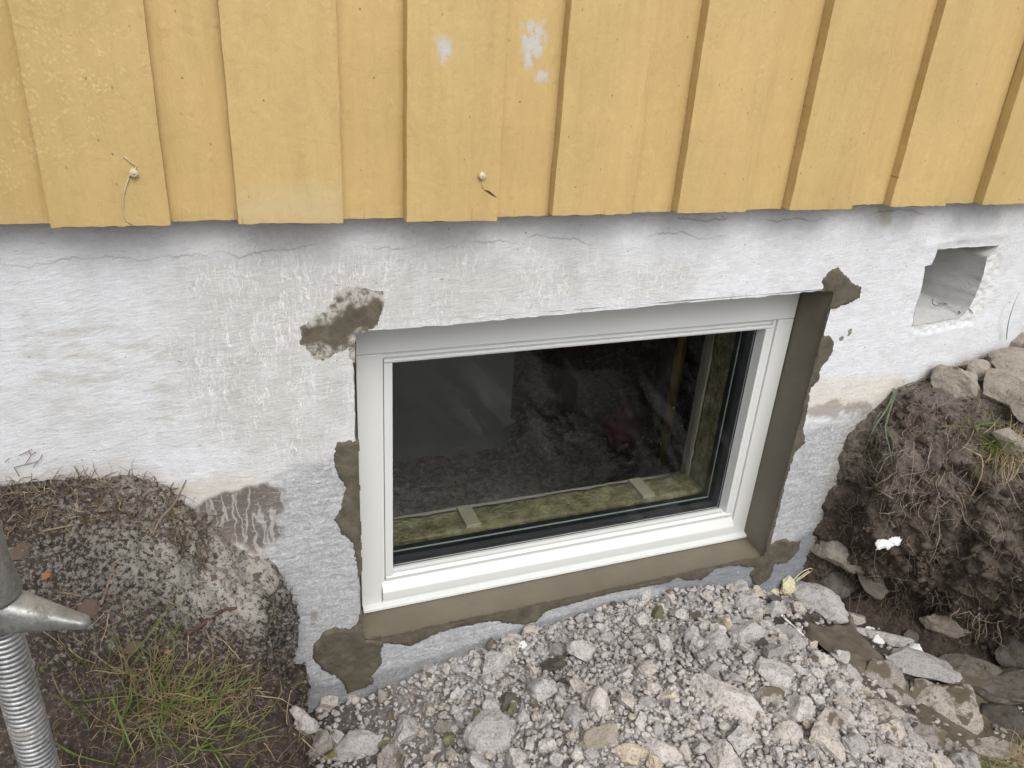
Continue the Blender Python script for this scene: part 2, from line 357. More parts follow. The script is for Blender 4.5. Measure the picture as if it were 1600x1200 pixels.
def m_soil():
    m, t, b = newmat('dug soil'); P = objc(t)
    dust = attr(t, 'dust').outputs['Fac']; grav = attr(t, 'grav').outputs['Fac']; face = attr(t, 'face').outputs['Fac']
    n1 = noise(t, 18, 6, .65, P); n2 = noise(t, 130, 5, .7, P); n3 = noise(t, 420, 3, .7, P)
    c = mix(t, ramp(t, n1, [(.3, 0), (.7, 1)]), (.024, .018, .014), (.060, .047, .038))
    c = mix(t, ramp(t, n2, [(.45, 0), (.72, .8)]), c, (.115, .096, .078))
    c = mix(t, ramp(t, noise(t, 60, 5, .75, P, .5), [(.3, .8), (.42, 0)]), c, (.016, .012, .010))
    c = mix(t, math_(t, 'MULTIPLY', face, .8), c, mix(t, ramp(t, n2, [(.35, 0), (.65, 1)]), (.042, .031, .023), (.105, .082, .064)))
    up = attr(t, 'dry').outputs['Fac']
    c = mix(t, math_(t, 'MULTIPLY', up, ramp(t, n2, [(.35, .35), (.6, 1)])), c, mix(t, ramp(t, n1, [(.35, 0), (.65, 1)]), (.105, .088, .072), (.20, .18, .155)))
    d1 = math_(t, 'ADD', dust, math_(t, 'MULTIPLY', math_(t, 'SUBTRACT', n2, .5), 2.7))
    d1 = math_(t, 'ADD', d1, math_(t, 'MULTIPLY', math_(t, 'SUBTRACT', n3, .5), .8))
    c = mix(t, ramp(t, d1, [(.35, 0), (.55, 1)]), c, mix(t, ramp(t, dust, [(.45, 0), (.68, 1)]), mix(t, n1, (.13, .122, .106), (.25, .237, .212)), (.36, .335, .295)))
    c = mix(t, math_(t, 'MULTIPLY', ramp(t, noise(t, 170, 4, .75, P, .6), [(.30, 1), (.40, 0)]), .8), c, (.03, .024, .02))
    g1 = mix(t, ramp(t, n2, [(.4, 0), (.6, 1)]), (.25, .235, .225), (.46, .44, .425))
    c = mix(t, math_(t, 'MULTIPLY', grav, .9), c, g1)
    t.links.new(c, b.inputs['Base Color']); b.inputs['Roughness'].default_value = .9; b.inputs['Specular IOR Level'].default_value = .25
    bump(t, b, [(n2, .8, .006), (n3, .6, .002)])
    return m
def m_frame():
    m, t, b = newmat('white lacquered window profile'); P = objc(t)
    n = noise(t, 9, 3, .5, P)
    t.links.new(mix(t, n, (.615, .625, .605), (.66, .67, .655)), b.inputs['Base Color']); b.inputs['Roughness'].default_value = .34
    b.inputs['Specular IOR Level'].default_value = .45
    dr = N(t, 'ShaderNodeTexVoronoi', Scale=170.0); t.links.new(P, dr.inputs['Vector'])
    bump(t, b, [(noise(t, 60, 2, .5, P), .06, .001)])
    return m
def m_metal(name, c1, c2, rough, metal):
    m, t, b = newmat(name); P = objc(t); n1 = noise(t, 22, 6, .7, P, .4); n2 = noise(t, 150, 4, .7, P)
    c = mix(t, ramp(t, n1, [(.35, 0), (.62, 1)]), c1, c2)
    c = mix(t, ramp(t, n2, [(.3, .5), (.5, 0)]), c, tuple(.45*x for x in c1))
    mud = ramp(t, noise(t, 34, 5, .7, vmap(t, (1, 1, 1), P, (5, 5, 5))), [(.54, 0), (.62, 1)])
    c = mix(t, math_(t, 'MULTIPLY', mud, .7), c, (.12, .105, .085))
    t.links.new(c, b.inputs['Base Color']); t.links.new(math_(t, 'ADD', math_(t, 'MULTIPLY', mud, .35), math_(t, 'ADD', math_(t, 'MULTIPLY', n2, .25), rough-.12)), b.inputs['Roughness'])
    t.links.new(math_(t, 'MULTIPLY', math_(t, 'SUBTRACT', 1.0, mud), metal), b.inputs['Metallic'])
    bump(t, b, [(n1, .4, .003), (n2, .4, .0008), (mud, .5, .001)]); return m
def m_glass():
    m, t, b = newmat('window glass'); t.nodes.remove(b); out = t.nodes['Material Output']
    tr = t.nodes.new('ShaderNodeBsdfTransparent'); tr.inputs[0].default_value = (.92, .935, .92, 1)
    gl = t.nodes.new('ShaderNodeBsdfGlossy'); gl.inputs['Roughness'].default_value = .02
    fr = t.nodes.new('ShaderNodeFresnel'); fr.inputs[0].default_value = 1.45
    df = t.nodes.new('ShaderNodeBsdfDiffuse'); df.inputs[0].default_value = (.6, .62, .62, 1)
    mx = t.nodes.new('ShaderNodeMixShader'); t.links.new(math_(t, 'MULTIPLY', fr.outputs[0], math_(t, 'SUBTRACT', 1.0, t.nodes.new('ShaderNodeNewGeometry').outputs['Backfacing'])), mx.inputs[0]); t.links.new(tr.outputs[0], mx.inputs[1]); t.links.new(gl.outputs[0], mx.inputs[2])
    # wiping smears and dust on the pane
    P = objc(t); s = ramp(t, noise(t, 6, 6, .6, rotscale(t, P, -55, (1, 1, 5)), .4), [(.48, 0), (.85, 1)])
    s = math_(t, 'MULTIPLY', s, ramp(t, noise(t, 3.2, 3, .5, P), [(.42, 0), (.65, 1)]))
    sp = N(t, 'ShaderNodeTexVoronoi', Scale=45.0); t.links.new(P, sp.inputs['Vector'])
    dot = math_(t, 'MULTIPLY', ramp(t, sp.outputs['Distance'], [(.03, 1), (.07, 0)]), ramp(t, noise(t, 7, 2, .5, P), [(.56, 0), (.6, 1)]))
    fac = math_(t, 'ADD', math_(t, 'MULTIPLY', s, .034), math_(t, 'MULTIPLY', dot, .35))
    m2 = t.nodes.new('ShaderNodeMixShader'); t.links.new(fac, m2.inputs[0]); t.links.new(mx.outputs[0], m2.inputs[1]); t.links.new(df.outputs[0], m2.inputs[2])
    t.links.new(m2.outputs[0], out.inputs[0]); return m
def m_leaf(name, c1, c2, scale=6):
    m, t, b = newmat(name)
    c = mix(t, ramp(t, noise(t, scale*8, 3, .6, geo(t)), [(.35, 0), (.65, 1)]), c1, c2)
    t.links.new(c, b.inputs['Base Color']); b.inputs['Roughness'].default_value = .5; b.inputs['Specular IOR Level'].default_value = .3
    tl = t.nodes.new('ShaderNodeBsdfTranslucent'); t.links.new(c, tl.inputs[0]); mx = t.nodes.new('ShaderNodeMixShader'); mx.inputs[0].default_value = .25
    t.links.new(b.outputs[0], mx.inputs[1]); t.links.new(tl.outputs[0], mx.inputs[2]); t.links.new(mx.outputs[0], t.nodes['Material Output'].inputs[0])
    return m

MW = m_wall(); MY = m_paint('ochre yellow paint', (.532, .383, .164)); MM = m_mortar(); MM2 = m_trowelled(); MF = m_frame(); MG = m_glass(); MS = m_soil()
MST = m_stone('pale crushed stone', (.45, .43, .418), (.27, .255, .248), mudamt=-.05)
MSM = m_stone('stone smeared with mortar', (.36, .33, .30), (.2, .18, .16), mud=(.125, .105, .075), mudamt=.20)
MSD = m_stone('dark damp stone', (.14, .125, .11), (.07, .06, .05), mud=(.10, .083, .06), mudamt=.1, pits=.5)
MSB = m_stone('weathered field stone', (.30, .27, .225), (.19, .165, .135), mud=(.12, .09, .07), mudamt=-.06, pits=.6)
MSG = m_stone('mossy green stone', (.19, .19, .10), (.11, .11, .06), pits=.6)
MSC = m_stone('cream coloured stone', (.47, .42, .35), (.34, .30, .24), mudamt=-.2)
MMUD = m_simple('wet mortar slop', (.085, .072, .052), (.15, .13, .098), 22, .7, .5, .004, .35)
MBLK = m_simple('black rubber and spacer', (.008, .009, .012), (.016, .018, .024), 40, .35, 0, 0, .5)
MEDGE = m_simple('grey green glass edge', (.23, .28, .25), (.30, .35, .32), 30, .3, 0)
MINS = m_simple('yellow stone wool', (.10, .09, .045), (.27, .25, .155), 28, .95, .9, .012, .1, det=6)
MWOOD = m_simple('bare timber', (.24, .215, .165), (.33, .30, .24), 14, .8, .3, .002, .2)
MDW = m_simple('dark stained timber', (.05, .032, .02), (.09, .06, .04), 14, .8, .3, .002, .2)
MPAN = m_simple('grey green wall panel', (.25, .26, .235), (.30, .31, .285), 3, .8, .1, .002, .2)
MROOM = m_simple('dim cellar render', (.38, .345, .31), (.50, .46, .42), 4, .9, .15, .002, .2)
MFLOOR = m_simple('rubbish strewn floor', (.36, .29, .275), (.88, .80, .78), 38, .95, 1, .03, .1, det=6)
MYP = m_simple('yellow plastic', (.55, .36, .03), (.62, .42, .05), 10, .4, 0)
MRED = m_simple('red plastic sheet', (.12, .006, .014), (.24, .012, .03), 12, .5, .4, .01)
MCRM = m_simple('cream painted string', (.50, .42, .27), (.6, .52, .36), 80, .5, .3, .0005)
MCAB = m_simple('black cable', (.01, .01, .01), (.02, .02, .02), 10, .5, 0)
MZN = m_metal('galvanised steel', (.30, .305, .31), (.50, .51, .51), .42, .8)
MCAST = m_metal('cast zinc', (.20, .20, .19), (.36, .355, .34), .48, .55)
MTUBE = m_metal('dull scaffold tube', (.13, .128, .12), (.24, .236, .22), .62, .3)
MGR = m_leaf('fresh grass', (.065, .10, .018), (.15, .19, .045)); MGD = m_leaf('dull blue green grass', (.09, .13, .07), (.16, .20, .12))
MSTR = m_leaf('dry straw', (.26, .20, .11), (.42, .34, .21)); MSTD = m_leaf('dirty brown litter', (.085, .06, .04), (.17, .125, .085))
MSTD2 = m_leaf('withered olive grass', (.10, .08, .035), (.24, .18, .09))
MSTL = m_leaf('grey brown root felt', (.12, .095, .07), (.26, .21, .16))
MROOT = m_leaf('pale root', (.24, .195, .15), (.42, .35, .28)); MRR = m_simple('reddish root bark', (.055, .028, .018), (.11, .06, .04), 60, .8, .5, .001)
MTW = m_simple('brown twig bark', (.12, .085, .055), (.22, .17, .12), 80, .85, .5, .001)
MFOAM = m_simple('white foam', (.76, .76, .74), (.85, .85, .83), 60, .8, .6, .003, .3)
MPUR = m_simple('yellowish assembly foam', (.62, .57, .36), (.75, .71, .52), 50, .7, .6, .003, .3)
MLEAF = m_simple('brown dead leaf', (.065, .04, .028), (.11, .07, .045), 50, .7, .4, .001); MORG = m_simple('orange chip', (.26, .09, .035), (.33, .13, .05), 50, .7, .2, .001)

# ------------------------------------------------------------------ ground as one sheet: bank, gravel trench, bank
XC = np.array([-60, -1.2, -.6, -.34, -.24, -.165, -.125, -.087, -.03, .02, .05, .2]); ZC = np.array([-.2, -.2, -.205, -.222, -.222, -.232, -.262, -.322, -.395, -.445, -.475, -.5])
XG = np.array([-60, .03, .2, .39, .62, .80, 1.0, 1.15, 1.245, 1.4, 60]); ZG = np.array([-.86, -.86, -.852, -.80, -.762, -.742, -.745, -.775, -.815, -.84, -.86])
XT = np.array([-60, 1.36, 1.40, 1.472, 1.56, 1.627, 1.75, 1.856, 2.2, 60]); ZT = np.array([-.37, -.37, -.325, -.258, -.245, -.232, -.205, -.165, -.12, -.1])
def Hl(x, Y):   # left bank; Y = distance from the wall
    near = np.interp(x, XC, ZC); k = sst(0, .38, Y)
    return near*(1-k) + (-.50)*k - .03*sst(.0, .06, Y)*sst(-.35, -.1, x)*(1-k)
def Hg(x, Y):
    g = np.interp(x, XG, ZG)
    heap = .075*sst(.05, .35, Y)*sst(.25, .6, x)*(1-sst(1.0, 1.3, x))
    return g + heap - .02*sst(0, .1, Y)*(1-sst(.15, .5, x)) - .03*sst(1.15, 1.45, x)*sst(.15, .4, Y)
def Ht(x, Y):
    return np.interp(x-.62*Y, XT, ZT) - .10*Y*(Y < .8) - .08*(Y >= .8)
def eL(Y): return .035 + .02*np.sin(Y*23+1) + .015*np.sin(Y*51)
def eR(Y): return 1.335 + .80*np.minimum(Y, .45) + .3*np.maximum(Y-.45, 0) + .012*np.sin(Y*40)
def base_profile(x, Y):
    far = sst(1.9, 2.8, Y)
    l, g, tt = Hl(x, Y), Hg(x, Y), Ht(x, Y)
    kl = sst(0.0, .055, x-(eL(Y)-.03)); kr = sst(0.0, .06, x-(eR(Y)-.012))
    z = l*(1-kl) + g*kl; z = z*(1-kr) + tt*kr
    return z*(1-far) + (-.35)*far
rows = np.concatenate([[-.02], np.arange(0, .85, .0052), .85+np.cumsum(.006*1.12**np.arange(50))])
rows = rows[rows < 70]; rows = np.append(rows, 70.)
xd = np.concatenate([-np.geomspace(.75, 70, 60)[::-1], np.linspace(-.75, 2.3, 2600)[1:-1], np.geomspace(2.3, 70, 60)])
NCOL = 760
Vt = []
u_in = np.linspace(0, 1, NCOL)
for Y in rows:
    zz = base_profile(xd, max(Y, 0)); inside = (xd > -.75) & (xd < 2.3)
    ds = np.hypot(np.diff(xd), np.diff(zz))
    wgt = np.where(inside[1:] & inside[:-1], 1.0, .02); wgt = np.where((xd[1:] > -.5) & (xd[1:] < 1.95) & inside[1:], 1.0, wgt*.4)
    s = np.concatenate([[0], np.cumsum(ds*wgt)]); s /= s[-1]
    Vt.append(np.stack([np.interp(u_in, s, xd), np.full(NCOL, -Y), np.interp(u_in, s, zz)], -1))
Vt = np.array(Vt)                                  # rows x cols x 3
def grid_normals(V):
    du = np.gradient(V, axis=1); dv = np.gradient(V, axis=0); n = np.cross(dv, du); n /= np.linalg.norm(n, axis=-1, keepdims=True)+1e-12
    return n*np.where(n[..., 2:] < 0, -1, 1) if False else n
nrm = grid_normals(Vt)
if nrm[10, 100, 2] < 0: nrm = -nrm
X, Yy, Z = Vt[..., 0], -Vt[..., 1], Vt[..., 2]
steep = 1-np.clip(nrm[..., 2], 0, 1)
isL = (X < eL(Yy)+.03); isR = (X > eR(Yy)-.03); isG = ~(isL | isR)
gk = sst(0.0, .04, X-eL(Yy))*(1-sst(-.04, .0, X-eR(Yy)))
amp = 1-.55*gk
nearfade = sst(-.03, .05, Yy)
disp = (.016*fbm(X, Yy, Z, 9, 3, 1) + .010*fbm(X, Yy, Z, 34, 3, 5)*1.2 + .0055*fbm(X, Yy, Z, 120, 2, 9))*amp
cl = steep*(isR | isL)
disp += cl*(.030*np.abs(fbm(X, Yy, Z, 11, 4, 21)) + .022*fbm(X, Yy, Z, 30, 3, 22)+.012*fbm(X, Yy, Z, 75, 3, 23))*1.3 + (isR & (Yy < .8))*(.016*fbm(X, Yy, Z, 22, 3, 24)+.008*np.abs(fbm(X, Yy, Z, 60, 3, 25)))
small = np.where(rows < 1.2, 1, 0)[:, None]
disp = disp*(.25+.75*nearfade)*np.where(small, 1, .15)
Vt = Vt + nrm*disp[..., None]
# the right bank overhangs its foot; the left one leans a little
zr = np.clip((Vt[..., 2]+.84)/(.50), 0, 1)
oh = (.06*sst(.22, .6, zr)-.085*(1-sst(.05, .36, zr)))*steep*isR*sst(.02, .10, Yy)*(Yy < 1.2)
Vt[..., 0] -= oh*.8; Vt[..., 1] -= oh*.6
ohl = (.02*sst(.2, .7, zr)-.012*(1-sst(0, .3, zr)))*steep*isL*(Yy < 1.2)
Vt[..., 0] += ohl
nrm = grid_normals(Vt)
if nrm[10, 100, 2] < 0: nrm = -nrm
TV = Vt.reshape(-1, 3); TN = nrm.reshape(-1, 3)
tf = grid_faces(len(rows), NCOL)
gme = fast_mesh('ground', TV, tf)
dust = sst(-.42, -.02, X)*(1-sst(.1, .26, Yy))*isL
dust = .2*isL*(1-sst(.22, .4, Yy)) + .50*dust*(1-.6*sst(.35, .8, steep)) - .25*sst(.72, .9, steep)*(Z < -.62)
attr_f(gme, 'dust', np.clip(dust, -.3, 1)); attr_f(gme, 'grav', gk*(Yy < 1.2)*sst(.06, .45, X)*(1-.95*sst(-.42, -.28, X-eR(Yy))*sst(.04, .12, Yy))); attr_f(gme, 'dry', np.clip(sst(-.62, -.36, Z+.10*fbm(X, Yy, Z, 7, 4, 77, .6))*isR*.85, 0, 1)); attr_f(gme, 'face', np.clip(steep*1.5, 0, 1)*isR + .4*isR)
ground = link(gme, 'ground', MS); tag(ground, kind='structure')
BV = BVHTree.FromPolygons([Vector(v) for v in TV.tolist()], tf.tolist())
def hit(px, py):
    q = ray(px, py); h = BV.ray_cast(Vector(CAM), Vector(q).normalized())
    if h[0] is None or h[0].y > .01: return Vector(onY(px, py, -.005)), Vector((0, -1, 0))
    n = h[1] if h[1].dot(Vector(q)) < 0 else -h[1]
    return h[0], n
def depth(p): return float((np.array(p)-CAM)@FF)

# ------------------------------------------------------------------ the house
house = empty('house', (.7, 0, -.7)); HL = Vector(house.location)
tag(house, 'yellow timber clad house on a whitewashed foundation with a new cellar window', 'house')
def hp(o):       # parent to the house keeping world place
    o.parent = house; o.location = -HL; return o
def sub(o, p): o.parent = p; return o

OPEN_PX = [(550, 517), (620, 512), (700, 507), (760, 501), (900, 489), (1010, 478), (1100, 470), (1200, 462), (1303, 452)]
def ragged(P, step=.006, amp=.0016, seed=3, closed=True):
    P = np.asarray(P, float); out = []
    for i in range(len(P) if closed else len(P)-1):
        a, b = P[i], P[(i+1) % len(P)]; L = np.linalg.norm(b-a); n = max(1, int(L/step))
        nn = np.array([-(b-a)[1], (b-a)[0]])/max(L, 1e-9)
        for k in range(n):
            p = a+(b-a)*k/n; r = float(fbm(np.array([p[0]]), np.array([p[1]]), 0*np.array([p[0]]), 60, 3, seed)[0])
            out.append(p+nn*r*amp*2)
    return np.array(out)
tp = WX(OPEN_PX)
opening = np.vstack([tp, WX([(1193, 868)]), [[.2055, -.6925]]])
opening = ragged(opening, .005, .0013)
NICHE_PX = [(1463, 389), (1500, 386), (1560, 382), (1549, 394), (1541, 400), (1536, 420), (1531, 440), (1522, 462), (1512, 480), (1500, 494), (1470, 500), (1424, 508), (1428, 482), (1434, 462), (1441, 432), (1443, 415), (1453, 412), (1457, 404)]
niche = ragged(WX(NICHE_PX), .004, .001, 8)

xs = np.concatenate([-np.geomspace(.52, 7, 14)[::-1], np.arange(-.50, 2.12, .0033), np.geomspace(2.14, 9, 14)])
zs = np.concatenate([[-1.6, -1.3, -1.1], np.arange(-.98, .235, .0033), [.25, .28]])
WXg, WZg = np.meshgrid(xs, zs); cx = .5*(WXg[:-1, :-1]+WXg[1:, 1:]); cz = .5*(WZg[:-1, :-1]+WZg[1:, 1:])
def clipbox(poly, Xa, Za, m):
    lo = poly.min(0)-m; hi = poly.max(0)+m; return (Xa > lo[0]) & (Xa < hi[0]) & (Za > lo[1]) & (Za < hi[1])
keep = np.ones(cx.shape, bool)
for poly in (opening, niche):
    bx = clipbox(poly, cx, cz, .02); keep[bx] &= sdf(poly, cx[bx], cz[bx]) < 0
def snap(poly, Xa, Za, kp):
    """move vertices on the hole's rim onto the traced edge"""
    pad = np.pad(kp, 1, constant_values=True)
    anyout = ~(pad[:-1, :-1] & pad[1:, :-1] & pad[:-1, 1:] & pad[1:, 1:]); anyin = (pad[:-1, :-1] | pad[1:, :-1] | pad[:-1, 1:] | pad[1:, 1:])
    rim = anyout & anyin & clipbox(poly, Xa, Za, .02); idx = np.argwhere(rim)
    P = poly; E = np.roll(P, -1, 0)-P
    for i, j in idx:
        p = np.array([Xa[i, j], Za[i, j]]); tt = np.clip(((p-P)*E).sum(1)/np.maximum((E*E).sum(1), 1e-12), 0, 1); q = P+E*tt[:, None]
        k = np.argmin(((q-p)**2).sum(1)); Xa[i, j], Za[i, j] = q[k]
for poly in (opening, niche): snap(poly, WXg, WZg, keep)
x_, z_ = WXg, WZg
fineq = (x_ > -.55) & (x_ < 2.15)
def region(px, soft, namp, nf=18, seed=0, y=0):
    P = WX(px, y); s = np.full(x_.shape, -1.0); bx = clipbox(P, x_, z_, soft+namp*2+.02)
    s[bx] = sdf(P, x_[bx], z_[bx]); s[bx] += namp*fbm(x_[bx], 0*x_[bx], z_[bx], nf, 5, seed, .6)
    return sst(-soft, soft, s)
chalk = region([(300, 400), (420, 372), (900, 372), (1060, 430), (900, 500), (600, 530), (560, 700), (520, 760), (430, 740), (330, 690), (280, 560), (260, 450)], .06, .07, 8, 31)
bare = region([(395, 830), (470, 735), (560, 690), (760, 800), (1200, 820), (1225, 700), (1290, 655), (1345, 640), (1420, 640), (1400, 1000), (1200, 1020), (900, 1100), (700, 1180), (300, 1250), (380, 1000)], .025, .05, 14, 41)
cream = region([(1255, 600), (1330, 590), (1400, 585), (1420, 620), (1340, 640), (1255, 650)], .02, .03, 20, 51)
creamL = region([(250, 745), (330, 742), (440, 750), (400, 775), (300, 790), (240, 800)], .02, .03, 20, 52)
brown = region([(285, 795), (340, 775), (415, 757), (450, 762), (440, 800), (440, 840), (400, 865), (340, 850), (290, 830)], .006, .02, 30, 61)
brown2 = region([(485, 956), (497, 955), (496, 972), (486, 980)], .002, .004, 60, 62) + region([(1262, 640), (1345, 618), (1360, 640), (1300, 655)], .008, .03, 30, 63)*.8
wet = region([(1020, 905), (1150, 875), (1230, 850), (1300, 800), (1310, 960), (1180, 960), (1050, 950)], .02, .025, 16, 71)
wetb = region([(420, 1070), (560, 1065), (720, 1010), (860, 965), (1000, 925), (1000, 1000), (700, 1100), (430, 1150)], .008, .012, 30, 72)
rust = region([(1372, 325), (1392, 325), (1390, 348), (1376, 350)], .008, .01, 30, 81)
mott = fbm(x_, 0*x_, z_*1.6, 11, 5, 90, .6); strk = fbm(x_*1.0+z_*.15, 0*x_, z_*5, 24, 4, 91, .6)
grime = region([(-200, 520), (150, 500), (420, 560), (420, 700), (200, 640), (-200, 620)], .06, .08, 10, 92)*sst(-.1, .5, strk)
W = np.array
c = np.broadcast_to(W([.69, .705, .735]), x_.shape+(3,)).copy()
def blend(c, k, colr): k = np.clip(k, 0, 1)[..., None]; return c*(1-k)+W(colr)*k
c = blend(c, grime*.8, (.56, .545, .515)); c = blend(c, sst(.1, .7, fbm(x_, 0*x_, z_*1.5, 5, 5, 96, .65))*.45, (.58, .575, .56))
c = blend(c, chalk*.92, (.545, .54, .525)); c = blend(c, chalk*sst(.15, .6, mott)*.5, (.66, .66, .65))
c = blend(c, bare*.92, (.44, .45, .46)); c = blend(c, bare*sst(0, .5, strk)*.5, (.58, .59, .61))
c = blend(c, cream*.7, (.64, .59, .50)); c = blend(c, creamL*.65, (.56, .50, .42))
c = blend(c, brown*.95, (.135, .11, .095)); c = blend(c, brown2*.85, (.27, .23, .19))
c = blend(c, wet*.75, (.175, .19, .22)); c = blend(c, wetb*.6, (.16, .16, .165)); c = blend(c, rust*.45, (.42, .36, .2))
# damp, soil-stained fringe where the wall meets the ground
low = 1-sst(0, .05, z_ - np.where(x_ < .05, np.interp(x_, XC, ZC), np.where(x_ > 1.34, np.interp(x_, XT, ZT), -9)) + .02*fbm(x_, 0*x_, z_, 30, 3, 95))
c = blend(c, low*.45, (.40, .34, .27))
yy = -.0045*fbm(x_, 0*x_, z_, 3.2, 2, 11) - .0016*fbm(x_, 0*x_, z_, 17, 3, 12) - .0007*fbm(x_+z_*.2, 0*x_, z_*4, 50, 3, 13)*(.8+1.2*bare) + .0022*np.clip(brown, 0, 1)
yy -= .0012*np.clip(chalk, 0, 1)*0
# raised ridge over the vent hole
rp = WX([(1445, 385), (1500, 372), (1565, 366)])
for a, b in zip(rp[:-1], rp[1:]):
    e = b-a; tt = np.clip(((x_-a[0])*e[0]+(z_-a[1])*e[1])/(e@e), 0, 1); dd = np.hypot(x_-a[0]-tt*e[0], z_-a[1]-tt*e[1]); yy -= .0025*np.exp(-(dd/.011)**2)
# crumbled edge right of and below the vent hole
crm = region([(1538, 395), (1560, 392), (1562, 420), (1540, 470), (1520, 505), (1440, 520), (1425, 510), (1505, 480)], .008, .012, 40, 73)
yy += crm*(.003+.0045*fbm(x_, 0*x_, z_, 80, 4, 15, .75)); c = blend(c, crm*.35*sst(-.2, .4, fbm(x_, 0*x_, z_, 80, 3, 19)), (.62, .57, .49))
yy -= .0018  # keep proud of the block behind
wv = np.stack([x_, yy, z_], -1).reshape(-1, 3)
wf = grid_faces(len(zs), len(xs), keep)
wme = fast_mesh('foundation_wall', wv, wf)
attr_c(wme, 'col', c.reshape(-1, 3)); attr_f(wme, 'chalk', chalk*(1-bare)); attr_f(wme, 'bare', bare*(1-.5*wet)); attr_f(wme, 'brown', brown)
fw = hp(link(wme, 'foundation_wall', MW)); tag(fw, 'whitewashed foundation wall, greyed and stained around the window')
# blocks of masonry behind the face (the thickness of the wall) and the cellar room
mb = MB()
mb.box(-7, .19, .012, .42, -1.6, .28); mb.box(1.225, 1.45, .012, .42, -1.6, .28); mb.box(1.45, 9, .17, .42, -1.6, .28)
mb.box(.19, 1.225, .012, .42, .012, .28); mb.box(.19, 1.225, .012, .42, -1.6, -.705)
core = sub(mb.build('masonry_core', MROOM, None, False), fw)

def patch_grid(name, poly, cells, f, mat, parent):
    """relief of mortar inside poly on the wall face; f(sd, x, z) -> (y, thin)"""
    lo = poly.min(0)-.012; hi = poly.max(0)+.012
    a = np.arange(lo[0], hi[0], cells); b = np.arange(lo[1], hi[1], cells); A, B = np.meshgrid(a, b)
    s = sdf(poly, A, B) + .0045*fbm(A, 0*A, B, 50, 5, 77, .7) + .0042*fbm(A, 0*A, B, 150, 4, 78, .7)
    ocut = clipbox(opening, A, B, .0); so_ = np.full(A.shape, -1.0); so_[ocut] = sdf(opening, A[ocut], B[ocut])
    y, thin = f(s, A, B)
    sc = s[:-1, :-1] > -.004; sc &= (so_[:-1, :-1] < .004)
    Fc = grid_faces(len(b), len(a), sc); used = np.unique(Fc); mp_ = np.full(A.size, -1); mp_[used] = np.arange(len(used))
    V = np.stack([A, y, B], -1).reshape(-1, 3)[used]; me = fast_mesh(name, V, mp_[Fc]); attr_f(me, 'thin', thin.reshape(-1)[used])
    return sub(link(me, name, mat), parent)
def wall_y(A, B):
    return -.0045*fbm(A, 0*A, B, 3.2, 2, 11) - .0016*fbm(A, 0*A, B, 17, 3, 12) - .0018
def mort(th=.0045, rough=.0012, thinfn=None):
    def f(s, A, B):
        n = fbm(A, 0*A, B, 42, 4, 33, .6); st = fbm(A+B*.5, 0*A, (B-A*.5)*2.2, 16, 3, 34)
        edge = np.clip(s/.006, -1.2, 1); y = wall_y(A, B) - th*np.where(edge < 0, edge*1.1, edge**.7 if False else np.sqrt(np.clip(edge, 0, 1))) - rough*(n+.8*st)*np.clip(edge, 0, 1)
        return y, (thinfn(s, A, B, n) if thinfn else np.zeros(A.shape))
    return f
UL = WX([(469, 510), (482, 504), (496, 492), (509, 484), (520, 465), (526, 454), (541, 449), (557, 447), (577, 451), (595, 457), (599, 469), (595, 487), (592, 504), (581, 513), (553, 519), (551, 560), (546, 560), (545, 537), (535, 546), (524, 550), (505, 561), (490, 558), (479, 543), (470, 537)])
dk = WX([(469, 510), (490, 503), (515, 505), (535, 480), (545, 468), (560, 478), (590, 465), (600, 470), (592, 504), (581, 513), (553, 519), (545, 537), (520, 545), (500, 533), (470, 537)])
def ulthin(s, A, B, n): return np.clip(1-sst(-.004, .006, sdf(dk, A, B)+.012*n), 0, 1)
patch_grid('mortar_patch', UL, .0016, mort(.0009, .0004, ulthin), MM, fw)
patch_grid('mortar_patch', WX([(1285, 456), (1285, 437), (1295, 421), (1308, 416), (1314, 424), (1323, 433), (1344, 450), (1342, 464), (1325, 473), (1306, 481), (1295, 483), (1291, 494), (1287, 512), (1285, 524), (1295, 524), (1302, 533), (1300, 550), (1289, 565), (1280, 580), (1280, 593), (1265, 604), (1263, 625), (1261, 637), (1254, 668), (1258, 691), (1242, 707), (1235, 725), (1225, 760), (1210, 820), (1203, 850), (1192, 868), (1188, 868), (1240, 660), (1290, 470), (1297, 456)]), .0018, mort(.003, .001), MM, fw)
patch_grid('mortar_patch', WX([(525, 690), (522, 715), (527, 745), (540, 760), (535, 785), (522, 810), (535, 835), (553, 850), (560, 900), (570, 900), (566, 690), (545, 687)]), .0018, mort(.003, .001), MM, fw)
patch_grid('mortar_patch', WX([(488, 1009), (505, 988), (523, 979), (547, 982), (556, 975), (563, 960), (575, 996), (599, 1000), (594, 1020), (597, 1038), (581, 1054), (584, 1067), (542, 1083), (536, 1067), (526, 1054), (505, 1046), (490, 1030)]), .0018, mort(.0055, .0022), MM, fw)
patch_grid('mortar_patch', WX([(563, 996), (600, 1004), (618, 1006), (641, 1008), (662, 999), (689, 986), (728, 977), (773, 969), (786, 972), (815, 976), (835, 973), (851, 955), (885, 944), (927, 933), (964, 924), (1000, 918), (1040, 909), (1060, 901), (1069, 906), (1094, 906), (1114, 891), (1120, 886), (1150, 883), (1165, 885), (1181, 885), (1171, 896), (1178, 917), (1187, 914), (1202, 902), (1210, 882), (1228, 879), (1247, 858), (1249, 843), (1232, 846), (1229, 839), (1202, 849), (1192, 862), (1150, 860), (900, 910), (700, 960)]), .0018, mort(.0035, .0016), MM, fw)
for pp in ([(1310, 528), (1316, 524), (1318, 530), (1312, 534)], [(1324, 516), (1330, 513), (1331, 522), (1325, 524)]):
    patch_grid('mortar_patch', WX(pp), .0016, mort(.001, .0006, lambda s, A, B, n: .6+0*A), MM, fw)

